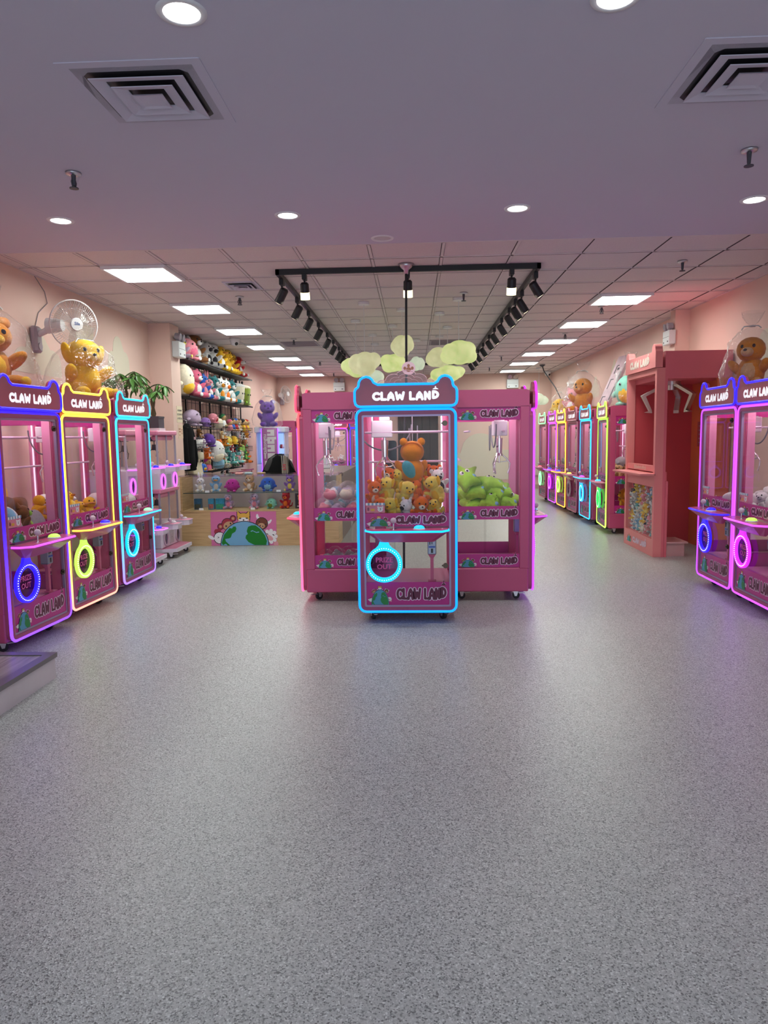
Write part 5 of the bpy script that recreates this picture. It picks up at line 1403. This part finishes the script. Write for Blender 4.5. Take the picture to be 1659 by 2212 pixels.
# return counter towards the back
m_ = MB(); m_.box((-1.55, 9.76, 0), (-1.0, 12.2, .88)); m_.box((-1.57, 9.755, .88), (-.98, 12.22, .92)); tag(obj('side_counter', m_.mesh('side_counter', mat('dark_oak_counter', (.16, .10, .07), .4))), 'dark side counter running back behind the glass display counter', 'counter')

items = [(-2.87, 0, 'bunny', 'white', 'cream', .30), (-2.66, 0, 'duck', 'sky', 'cream', .28), (-2.44, 0, 'blob', 'magenta', 'magenta', .25), (-2.20, 0, 'cat', 'tan', 'cream', .28), (-1.96, 0, 'blob', 'blue', 'sky', .27), (-1.66, 0, 'bear', 'violet', 'lemon', .27), (-1.46, 0, 'bear', 'olive', 'red', .26), (-1.24, 0, 'bear', 'sky', 'white', .25),
         (-2.50, 1, 'dino', 'lavender', 'pink', .26), (-2.15, 1, 'dino', 'lavender', 'pink', .26), (-1.92, 1, 'blob', 'mint', 'olive', .20), (-1.72, 1, 'cat', 'red', 'orange', .27)]
for k, (x, lv_, kd, a, b, sz) in enumerate(items):
    nm_ = {'duck': 'duck', 'blob': 'round', 'cat': 'cat', 'bunny': 'rabbit', 'bear': 'bear', 'dino': 'dragon'}[kd]
    plush(kd, a, b, (x, CY+.22, .703 if lv_ == 0 else .4705), sz*(.66 if kd == 'bunny' else .82), f'{a} {nm_} plush on the {"upper" if lv_ == 0 else "lower"} shelf of the glass counter, {ordn[k if lv_ == 0 else k-8]} from its left end', 'toys in the glass counter', (0, 0, random.uniform(-.25, .25)), True)
for x, c1, c2, w_, lab in ((-2.90, (.02, .10, .18), (.05, .06, .03), .12, 'dark snack packet'), (-2.72, (.03, .25, .40), (.40, .12, .10), .10, 'small blue and red box'), (-2.60, (.02, .25, .40), (.02, .30, .12), .15, 'blue and green box')):
    t = thing('product_box', f'{lab} on the lower shelf of the glass counter', 'box', (x, CY+.18, .4705))
    m_ = MB(); m_.rbox((-w_/2, -.04, 0), (w_/2, .04, .17), .006); obj('carton', m_.mesh('carton', mat('card_'+lab.replace(' ', '_'), c1, .4, var=.3, scale=30)), t); t.scale = (.8, .8, .85)
    m_ = MB(); m_.box((-w_/2+.01, -.0415, .015), (w_/2-.01, -.04, .085)); obj('label_print', m_.mesh('label_print', mat('print_'+lab.replace(' ', '_'), c2, .4, var=.4, scale=60)), t)
t = thing('framed_card', 'black card with a tan bear picture at the right of the lower counter shelf', 'card', (-1.52, CY+.2, .4705))
m_ = MB(); m_.box((-.075, -.008, 0), (.075, .008, .20)); obj('card_back', m_.mesh('card_back', INKB), t)
m_ = MB(); disc(m_, 0, .13, .04, .04, -.0085, 0); disc(m_, -.03, .165, .016, .016, -.0085, 0); disc(m_, .03, .165, .016, .016, -.0085, 0); disc(m_, 0, .07, .035, .04, -.0085, 0); m_.box((-.05, -.0092, .022), (.05, -.0085, .035), 1); obj('bear_print', m_.mesh('bear_print', [mat('tan_bear_print', (.45, .26, .12), .5), INKW]), t)
for x, z, lv_ in ((-2.74, .703, 'upper shelf under the blue duck'), (-1.79, .703, 'upper shelf beside the violet bear'), (-2.83, .4705, 'lower shelf beside the snack packet'), (-2.14, .4705, 'lower shelf before the right dragon')):
    m_ = MB(); m_.prism([(0, 0), (.02, 0), (.006, .028)], x-.028, x+.028, 0, 'yz'); o_ = obj('price_tag', m_.mesh('price_tag', INKW), None, (0, CY+.06, z)); tag(o_, f'small white price tag on the {lv_}', 'tag', 'price tags in the glass counter')
# things on and behind the counter
t = thing('straw_box', 'tall clear acrylic box with pale straws standing on the counter', 'box', (-1.73, CY+.26, .933))
m_ = MB(); m_.ringplate(rrect(-.045, .045, -.045, .045, .004, 1), rrect(-.041, .041, -.041, .041, .004, 1), -.0, -.26); m_.xf(Matrix.Rotation(PI/2, 4, 'X')); m_.v = [(x, y, abs(z)) for x, y, z in m_.v]; obj('acrylic_box', m_.mesh('acrylic_box', GLASSG), t)
sm = MB(); sm.cyl((0, 0, .002), (0, 0, .24), .006, n=6); SMH = sm.mesh('straw', mat('pale_straw', (.62, .50, .42), .5))
for k in range(9): obj('straw', SMH, t, (-.028+.028*(k % 3), -.028+.028*(k//3), 0), (random.uniform(-.05, .05), random.uniform(-.05, .05), 0))
m_ = MB()
for k in range(3): m_.box((-.02, -.047, .05+k*.03), (.02, -.0455, .065+k*.03))
obj('red_print', m_.mesh('red_print', mat('red_label_print', (.55, .08, .08), .5)), t)
t = thing('office_chair', 'black office chair with a black jacket behind the glass counter', 'chair', (-2.12, 10.95, 0), R(200))
m_ = MB(); m_.rbox((-.24, -.24, .45), (.24, .24, .53), .03, 0, 2); obj('seat', m_.mesh('seat', mat('black_fabric', (.008, .008, .009), .95, spec=.08)), t)
m_ = MB(); m_.sph((0, .24, .86), (.24, .06, .30), 0, 20, 12); obj('backrest', m_.mesh('backrest', mat('black_mesh_fabric', (.03, .028, .03), .7)), t)
m_ = MB(); m_.lathe([(.30, .52), (.27, .85), (.15, 1.10), (.05, 1.17), (0, 1.17)], n=20, fn=lambda a, k: 1+.08*math.sin(5*a+k)); m_.v = [(x, y*.45+.22, z) for x, y, z in m_.v]; obj('jacket', m_.mesh('jacket', MATS['black_fabric']), t)
m_ = MB(); m_.cyl((0, 0, .10), (0, 0, .45), .03, n=10)
for k in range(5): a = 2*PI*k/5; m_.tube([(0, 0, .12), (.27*math.cos(a), .27*math.sin(a), .075)], .02, n=6); m_.sph((.28*math.cos(a), .28*math.sin(a), .03), .03, 0, 8, 6)
obj('star_base', m_.mesh('star_base', BLACK), t)
t = thing('office_chair', 'tall dark blue-grey chair seen through the front machine', 'chair', (-.42, 12.6, 0), R(20))
m_ = MB(); m_.rbox((-.22, -.22, .46), (.22, .22, .54), .03, 0, 2); obj('seat', m_.mesh('seat', mat('slate_fabric', (.035, .04, .06), .8)), t)
m_ = MB(); m_.rbox((-.19, .20, .66), (.19, .27, 1.33), .05, 0, 2); obj('backrest', m_.mesh('backrest', MATS['slate_fabric']), t)
m_ = MB(); m_.cyl((0, 0, .08), (0, 0, .46), .03, n=10); m_.box((-.03, .21, .5), (.03, .25, .8))
for k in range(5): a = 2*PI*k/5; m_.tube([(0, 0, .10), (.27*math.cos(a), .27*math.sin(a), .075)], .02, n=6); m_.sph((.28*math.cos(a), .28*math.sin(a), .03), .03, 0, 8, 6)
obj('star_base', m_.mesh('star_base', BLACK), t)
m_ = MB(); m_.box((-.18, -.01, 0), (.18, .012, .20)); t = thing('counter_monitor', 'white back of a tilted till screen on the counter beside the island', 'monitor', (-1.28, CY+.28, .933), R(20))
obj('screen_back', m_.mesh('screen_back', WHITE), t, (0, 0, .06), (R(-35), 0, 0)); m_ = MB(); m_.rbox((-.07, -.06, 0), (.07, .06, .015), .004); m_.cyl((0, 0, .01), (0, .02, .12), .015, n=8); obj('stand', m_.mesh('stand', GREY), t)
for x, c_, lab in ((-2.35, (.75, .35, .30), 'pink'), (-2.22, (.35, .5, .55), 'grey-blue'), (-2.05, (.5, .32, .14), 'tan')):
    m_ = MB(); m_.rbox((-.05, -.04, 0), (.05, .04, .022), .006); o_ = obj('card_pack', m_.mesh('card_pack', mat('card_'+lab, c_, .4, var=.2, scale=30)), None, (x, CY+.25, .933)); tag(o_, f'small {lab} card pack lying on the glass counter', 'card pack', 'card packs on the counter')

# acrylic topper on the front machine
t = thing('acrylic_topper', 'clear scalloped acrylic sign with a white claw standing on the front machine', 'sign', (-.06, 5.80, 1.783))
out = [(-.24, 0)] + arc(-.19, .03, .05, .045, 180, 60, 5) + arc(-.10, .07, .065, .05, 160, 60, 6) + arc(.0, .10, .085, .05, 160, 20, 8) + arc(.10, .07, .065, .05, 120, 20, 6) + arc(.19, .03, .05, .045, 120, 0, 5) + [(.24, 0)]
m_ = MB(); m_.prism(out, 0, .005); obj('acrylic_plate', m_.mesh('acrylic_plate', glassy('rose_acrylic', (.92, .80, .82), .3)), t)
m_ = MB(); m_.tube([(u, -.001, v) for u, v in out], .003, n=5); m_.tube([(u*.8, -.001, v*.8) for u, v in out[1:-1]], .0018, n=4); m_.tube([(u*.6, -.001, v*.62) for u, v in out[1:-1]], .0018, n=4); obj('etched_lines', m_.mesh('etched_lines', mat('rose_white_etch', (.80, .62, .66), .4)), t)
q = font_mb('Studio', .05, bold=.0006).xf(Matrix.Translation((.06, -.002, .028))); obj('etched_lettering', q.mesh('etched_lettering', MATS['rose_white_etch']), t)
m_ = MB(); disc(m_, .02, .155, .02, .018, -.003, 0)
for a in (20, 90, 160): disc(m_, .02+.032*math.cos(R(a)), .155+.03*math.sin(R(a)), .011, .013, -.003, 0)
disc(m_, .02, .165, .055, .052, -.0015, 1, 20); obj('paw_print', m_.mesh('paw_print', [mat('bronze_print', (.35, .16, .08), .4), MATS['rose_white_etch']]), t)

# low plinth at the left edge
t = thing('low_plinth', 'low white plinth with a grey framed wood-look top at the left edge', 'platform', (-2.16, 4.07, 0))
m_ = MB(); m_.box((-.98, -1.9, 0), (0, 0, .122)); obj('plinth_body', m_.mesh('plinth_body', mat('scuffed_white_board', (.62, .58, .60), .5, var=.08, scale=3)), t)
m_ = MB(); m_.box((-.98, -1.9, .135), (.006, .006, .146)); m_.ringplate(rrect(-.99, .012, -1.91, .012, .004, 1), rrect(-.93, -.048, -1.85, -.048, .004, 1), -.155, -.128); m_.v = [v if i < 8 else (v[0], v[2], -v[1]) for i, v in enumerate(m_.v)]
obj('top_frame', m_.mesh('top_frame', mat('grey_metal_trim', (.22, .21, .22), .35, .6)), t)
m_ = MB()
for k in range(5): m_.box((-.93+k*.177, -1.85, .142), (-.93+k*.177+.174, -.05, .1495))
obj('top_boards', m_.mesh('top_boards', wood('grey_oak', (.20, .17, .19), (.38, .34, .36), (14, 1, 1), .28)), t)['kind'] = 'stuff'


# ================================================================== toy wall behind the counter
WX = -3.55
gw = thing('toy_display_rack', 'black wire grid rack with shelves and baskets for toys on the left wall', 'rack', (WX, 12.3, 0))
m_ = MB()
for k in range(23): y = -2.2+k*.2; m_.box((.03, y-.0025, .86), (.036, y+.0025, 2.62))
for k in range(15): z = .90+k*.12; m_.box((.028, -2.25, z-.0025), (.034, 2.25, z+.0025))
obj('grid_wires', m_.mesh('grid_wires', BLACK), gw)['kind'] = 'stuff'
up = MB(); up.box((.022, -.012, .82), (.046, .012, 2.66)); UP = up.mesh('upright', BLACK)
for y in (-2.2, -1.75, -1.3, -.55, 0, .7, 1.45, 2.2): obj('upright', UP, gw, (0, y, 0))
sh = MB(); sh.box((.04, -1.0, -.012), (.34, 1.0, 0)); sh.box((.325, -1.0, -.02), (.34, 1.0, .004)); SHM = sh.mesh('shelf', BLACK)
for z, y in ((2.56, -1.05), (2.56, .98), (2.03, -1.05), (2.03, .98)): obj('shelf', SHM, gw, (0, y, z))


def basket(y, z, ln, h=.09, d=.26):
    m_ = MB()
    for zz in (0, h): m_.tube([(.04, -ln/2, zz), (.04+d, -ln/2, zz), (.04+d, ln/2, zz), (.04, ln/2, zz)], .004, n=5)
    n_ = int(ln/.045)
    for k in range(n_+1): u = -ln/2+ln*k/n_; m_.tube([(.04, u, 0), (.04+d, u, 0), (.04+d, u, h)], .0022, n=4)
    obj('wire_basket', m_.mesh('wire_basket', BLACK), gw, (0, y, z))


for y, z, ln in ((-1.65, 1.57, .9), (-.6, 1.57, .9), (.5, 1.52, .9), (1.6, 1.52, .9), (-1.2, 1.24, .8), (.45, 1.16, 1.0), (1.55, 1.16, .9), (-.35, .87, 1.0), (.75, .87, .9)): basket(y, z, ln)
big = [('lavender and yellow', 'bear', 'lavender', 'lemon', 10.27, .30), ('round pink', 'blob', 'pink', 'rose', 10.52, .36), ('brown and white', 'pup', 'brown', 'white', 10.90, .42), ('tan', 'pup', 'tan', 'white', 11.20, .24), ('black-eared white', 'cat', 'white', 'dark', 11.50, .38), ('spotted white', 'pup', 'white', 'dark', 11.85, .40),
       ('yellow and white', 'duck', 'yellow', 'white', 12.27, .42), ('plain yellow', 'bear', 'yellow', 'yellow', 12.70, .42), ('yellow and amber', 'pup', 'yellow', 'amber', 13.08, .38), ('tall red', 'dino', 'red', 'white', 13.56, .38)]
for k, (nm_, kd, a, b, y, h_) in enumerate(big):
    plush(kd, a, b, (-3.33, y, 2.561), h_*1.05, f'{nm_} plush on the toy wall\'s top shelf, {ordn[k]} from the pillar', 'big toys on the top shelf', (0, 0, R(90)+random.uniform(-.5, -.1)), True, 1.12)
mid = [('cream and yellow', 'egg', 'cream', 'yellow', 10.34, .46), ('rose pink hooded', 'bear', 'rose', 'white', 10.87, .44), ('blue', 'bear', 'blue', 'pink', 11.22, .40), ('pink rabbit', 'bunny', 'pink', 'white', 11.55, .36), ('teal', 'bear', 'teal', 'white', 11.85, .42), ('white and orange', 'cat', 'white', 'amber', 12.22, .42), ('orange-spotted white', 'cat', 'white', 'orange', 12.58, .42), ('dark teal and white', 'cat', 'teal', 'white', 12.95, .44),
       ('cream', 'cup', 'cream', 'white', 13.38, .46), ('olive green', 'cup', 'olive', 'cream', 13.85, .46)]
for k, (nm_, kd, a, b, y, h_) in enumerate(mid):
    plush(kd, a, b, (-3.33, y, 2.031), h_, f'{nm_} {"cup-shaped " if kd == "cup" else ""}plush on the toy wall\'s second shelf, {ordn[k]} from the pillar', 'big toys on the second shelf', (0, 0, R(90)+random.uniform(-.5, -.1)), True, 1.08)
small = [('large lavender', 'blob', 'lavender', 'lavender', 10.68, 1.60, .30), ('purple', 'blob', 'violet', 'violet', 11.35, 1.60, .18), ('red and pink', 'blob', 'pink', 'red', 11.75, 1.66, .20), ('cream', 'pillow', 'cream', 'tan', 12.15, 1.58, .24), ('green', 'doll', 'green', 'white', 12.55, 1.62, .24), ('black-haired blue', 'doll', 'dark', 'blue', 13.05, 1.55, .25), ('dark blue and red', 'doll', 'blue', 'red', 13.25, 1.55, .25), ('brown-haired', 'doll', 'brown', 'tan', 13.65, 1.55, .25), ('black and gold', 'doll', 'dark', 'yellow', 13.9, 1.55, .25), ('red and gold', 'doll', 'red', 'yellow', 14.25, 1.55, .25),
         ('green cup', 'cup', 'olive', 'white', 10.50, 1.26, .22), ('white cup', 'cup', 'white', 'dark', 10.95, 1.26, .20), ('brown-faced', 'bear', 'brown', 'tan', 11.05, 1.42, .16), ('deep purple', 'blob', 'purple', 'purple', 11.58, 1.28, .26), ('big white', 'egg', 'white', 'cream', 11.90, 1.02, .36), ('orange and white', 'cat', 'orange', 'white', 11.38, 1.08, .22), ('cream sleeping', 'pillow', 'cream', 'pink', 11.05, 1.08, .18), ('round blue', 'blob', 'blue', 'yellow', 11.08, .90, .15), ('magenta', 'doll', 'magenta', 'rose', 11.40, .90, .22),
         ('pale blue striped', 'pillow', 'sky', 'white', 12.05, .90, .24), ('cream turtle', 'blob', 'cream', 'white', 12.5, .90, .14), ('first black', 'cat', 'dark', 'grey', 12.2, .78, .12), ('second black', 'cat', 'dark', 'grey', 12.7, .78, .12),
         ('yellow', 'blob', 'lemon', 'yellow', 12.75, 1.29, .19), ('second yellow', 'blob', 'yellow', 'lemon', 13.15, 1.30, .19), ('amber', 'pup', 'amber', 'brown', 12.45, 1.27, .20), ('grey', 'blob', 'grey', 'white', 12.8, 1.42, .14), ('second grey', 'blob', 'grey', 'lavender', 13.35, 1.42, .14), ('black and white', 'pup', 'white', 'dark', 13.9, 1.38, .16), ('brown', 'bear', 'brown', 'red', 13.9, 1.22, .17), ('black', 'bear', 'dark', 'teal', 13.25, 1.16, .18), ('aqua', 'dino', 'aqua', 'white', 12.6, 1.16, .18), ('small red', 'bear', 'red', 'white', 12.95, 1.16, .16), ('lime', 'pillow', 'lime', 'red', 13.75, 1.13, .22),
         ('orange', 'bear', 'orange', 'amber', 12.2, 1.22, .18), ('pale teal', 'bunny', 'aqua', 'white', 12.95, .95, .24), ('second pale teal', 'bear', 'aqua', 'grey', 13.3, .95, .24), ('cream-faced', 'bear', 'cream', 'brown', 13.55, .95, .24), ('bright orange', 'pup', 'orange', 'brown', 14.1, .92, .28), ('grey-green', 'bear', 'green', 'grey', 13.1, .90, .18), ('brown-red', 'bear', 'brown', 'rose', 13.65, .90, .16), ('dark teal', 'pup', 'teal', 'grey', 12.75, 1.0, .17), ('white', 'pup', 'white', 'pink', 13.6, 1.40, .14), ('rust', 'blob', 'amber', 'brown', 14.05, 1.42, .18)]
small += [('tan puppy', 'pup', 'tan', 'cream', 12.35, 1.40, .15), ('pink doll', 'doll', 'rose', 'pink', 12.85, 1.55, .22), ('grey puppy', 'pup', 'grey', 'white', 13.45, 1.55, .20), ('gold-haired', 'doll', 'yellow', 'red', 14.05, 1.55, .24), ('orange blob', 'blob', 'orange', 'red', 12.28, 1.05, .16), ('mint dragon', 'dino', 'mint', 'white', 12.45, .98, .2),
          ('brown puppy', 'pup', 'brown', 'tan', 13.55, 1.25, .17), ('red-haired', 'doll', 'orange', 'green', 14.1, 1.2, .2), ('dark green', 'bear', 'green', 'lime', 13.9, 1.0, .2), ('tiny white', 'bunny', 'white', 'pink', 12.6, 1.40, .13), ('violet', 'cat', 'violet', 'white', 14.15, 1.42, .16), ('peach', 'blob', 'pink', 'cream', 13.3, 1.0, .15), ('lavender rabbit', 'bunny', 'lavender', 'white', 11.15, 1.26, .16), ('dark grey', 'bear', 'grey', 'dark', 10.72, 1.26, .18)]
for nm_, kd, a, b, y, z, h_ in small:
    lvl = 'upper baskets' if z > 1.5 else ('middle row' if z > 1.05 else 'lowest row')
    plush(kd, a, b, (-3.36+random.uniform(0, .05), y, z), h_, f'{nm_} {"doll" if kd == "doll" else "toy"} in the {lvl} of the toy wall', 'small toys on the toy wall', (0, 0, R(90)+random.uniform(-.6, .2)), wide=1.1)
# hanging hoodie, tote bags, key rail
t = thing('black_hoodie', 'black hoodie hanging on the toy wall beside the left pillar', 'clothing', (-3.30, 10.32, 1.62))
m_ = MB(); m_.lathe([(.0, .02), (.06, .01), (.17, -.07), (.20, -.25), (.19, -.45), (.21, -.66), (.17, -.67)], n=22, fn=lambda a, k: 1+.10*math.sin(4*a+k)); m_.v = [(x*.45, y, z) for x, y, z in m_.v]; obj('garment_body', m_.mesh('garment_body', MATS['black_fabric']), t)
for sy in (-1, 1):
    m_ = MB(); m_.tube([(0, sy*.13, -.05), (.01, sy*.20, -.25), (.03, sy*.21, -.50), (.02, sy*.20, -.62)], [.05, .06, .055, .045], n=9); obj('sleeve', m_.mesh('sleeve', MATS['black_fabric']), t)
m_ = MB(); m_.box((.092, .02, -.22), (.096, .11, -.18)); obj('chest_print', m_.mesh('chest_print', mat('pink_grey_print', (.45, .28, .30), .6)), t)
m_ = MB(); m_.tube([(0, 0, .0), (0, 0, .05), (-.03, 0, .07), (-.20, 0, .07)], .005, n=5); obj('hanger_hook', m_.mesh('hanger_hook', STEEL), t)
for y, z, h_, lab in ((10.72, 1.22, .40, 'cream canvas tote bag hanging on the toy wall behind the hoodie'), (11.0, 1.05, .22, 'folded cream canvas bag on the lowest row of the toy wall')):
    t = thing('tote_bag', lab, 'bag', (-3.36, y, z-h_))
    m_ = MB(); m_.lathe([(.13, 0), (.14, .03), (.12, h_*.5), (.10, h_*.9), (.11, h_)], n=20, fn=lambda a, k: 1+.16*math.sin(6*a+k)); m_.v = [(x*.5, y_, z_) for x, y_, z_ in m_.v]; obj('bag_body', m_.mesh('bag_body', mat('cream_canvas', (.74, .66, .48), .85, bump=.3, bscale=60)), t)
    m_ = MB(); m_.tube([(.03, -.06, h_*.95), (.03, -.04, h_*1.2), (.0, 0, h_*1.35), (.03, .04, h_*1.2), (.03, .06, h_*.95)], .009, n=5); m_.tube([(0, 0, h_*1.34), (-.19, 0, h_*1.36)], .004, n=4); obj('bag_handle', m_.mesh('bag_handle', MATS['cream_canvas']), t)
t = thing('wall_rail', 'dark red rail with hooks on the wall below the toy rack', 'rail', (WX, 13.9, .77))
m_ = MB(); m_.cyl((.20, -.85, 0), (.20, .85, 0), .014, n=8); m_.cyl((0, -.6, 0), (.20, -.6, 0), .01, n=6); m_.cyl((0, .6, 0), (.20, .6, 0), .01, n=6)
obj('bar', m_.mesh('bar', mat('dark_red_metal', (.35, .04, .06), .4)), t)
m_ = MB(); m_.tube([(.20, -.7, 0), (.20, -.7, -.12), (.20, .7, -.12), (.20, .7, 0)], .006, n=5); obj('hook_wire', m_.mesh('hook_wire', MATS['dark_red_metal']), t)

# white and purple vending cabinet with a tall lettered sign
vc = thing('capsule_vending_cabinet', 'white vending cabinet with blue lit windows and a tall purple lettered sign', 'vending machine', (-3.02, 14.95, 0))
LB = emis('pale_blue_window_light', (.35, .58, 1.0), .75, (.6, .7, .9)); VL = emis('violet_led_line', (.22, .05, 1.0), 3.0)
m_ = MB(); m_.rbox((-.31, .0, 0), (.31, .45, .86), .02); m_.rbox((-.31, .04, .86), (-.28, .45, 1.60), .006); m_.rbox((.28, .04, .86), (.31, .45, 1.60), .006); m_.box((-.30, .41, .86), (.30, .44, 1.60)); m_.rbox((-.33, -.01, 1.52), (.33, .46, 1.64), .015); obj('cabinet_body', m_.mesh('cabinet_body', mat('cool_white_lacquer', (.66, .68, .74), .35)), vc)
m_ = MB(); m_.box((-.285, .38, .88), (.285, .405, 1.50)); obj('lit_back', m_.mesh('lit_back', LB), vc)
m_ = MB(); m_.add([(-.28, .05, .87), (.28, .05, .87), (.28, .05, 1.52), (-.28, .05, 1.52)], [(0, 1, 2, 3)]); obj('window', m_.mesh('window', GLASS), vc)
m_ = MB(); m_.rbox((-.165, -.07, .42), (.165, .03, 1.62), .03, 0, 2); sgn = obj('sign_panel', m_.mesh('sign_panel', mat('mauve_sign', (.34, .13, .30), .4)), vc)
m_ = MB()
for sx in (-1, 1): m_.box((sx*.172-.008, -.05, .44), (sx*.172+.008, -.03, 1.60))
obj('violet_led_lines', m_.mesh('violet_led_lines', VL), sgn)
q = font_mb('taikongtu', .11, bold=.002).xf(Matrix.Translation((-.10, -.072, 1.28)) @ Matrix.Rotation(-PI/2, 4, 'Y')); obj('small_lettering', q.mesh('small_lettering', mat('pale_lettering', (.62, .58, .62), .4)), sgn)
# large angular letters, read upwards: o l i u q u
m_ = MB()
def blk(x0, z0, x1, z1, m=0, y=-.073): m_.box((x0, y, z0), (x1, y+.004, z1), m)
def letter(kind, z, h):
    x0, x1 = -.045, .105
    if kind == 'u': blk(x0, z, x1, z+h); blk(x0, z+h*.38, x0+.07, z+h*.62, 1, -.0745)
    if kind == 'q': blk(x0, z, x1, z+h); blk(x1, z+h*.62, x1+.035, z+h); blk(.015, z+h*.38, .045, z+h*.62, 1, -.0745)
    if kind == 'o': blk(x0, z, x1, z+h); blk(.015, z+h*.4, .045, z+h*.6, 1, -.0745)
    if kind == 'l': blk(x0-.065, z+h*.15, x1, z+h*.85)
    if kind == 'i': blk(x0, z+h*.1, x1, z+h*.9); blk(x0-.07, z+h*.1, x0-.04, z+h*.9)
for kd, z, h_ in (('o', .62, .17), ('l', .83, .12), ('i', .965, .14), ('u', 1.12, .145), ('q', 1.285, .145), ('u', 1.45, .13)): letter(kd, z, h_)
obj('large_lettering', m_.mesh('large_lettering', [MATS['pale_lettering'], MATS['mauve_sign']]), sgn)
m_ = MB(); m_.box((.19, .08, 1.18), (.275, .30, 1.19)); m_.box((.19, .08, .98), (.275, .30, .99)); sf = obj('shelf', m_.mesh('shelf', MATS['cool_white_lacquer']), vc)
for k in range(6):
    for z in (.99, 1.19):
        m_ = MB(); m_.lathe([(0, 0), (.02, 0), (.022, .04), (.012, .075), (0, .085)], n=8, c=(.20+.026*(k % 3), .10+.06*(k//3), z)); obj('figurine', m_.mesh('figurine', mat(('red_enamel', 'white_plastic', 'brown_enamel')[(k+int(z*10)) % 3], ((.45, .04, .05), (.78, .78, .8), (.2, .08, .04))[(k+int(z*10)) % 3], .4)), sf)
plush('bear', 'purple', 'purple', (-3.10, 15.15, 1.641), .56, 'purple wrapped plush sitting on the white vending cabinet', None, (0, 0, .3), True, 1.1, True)
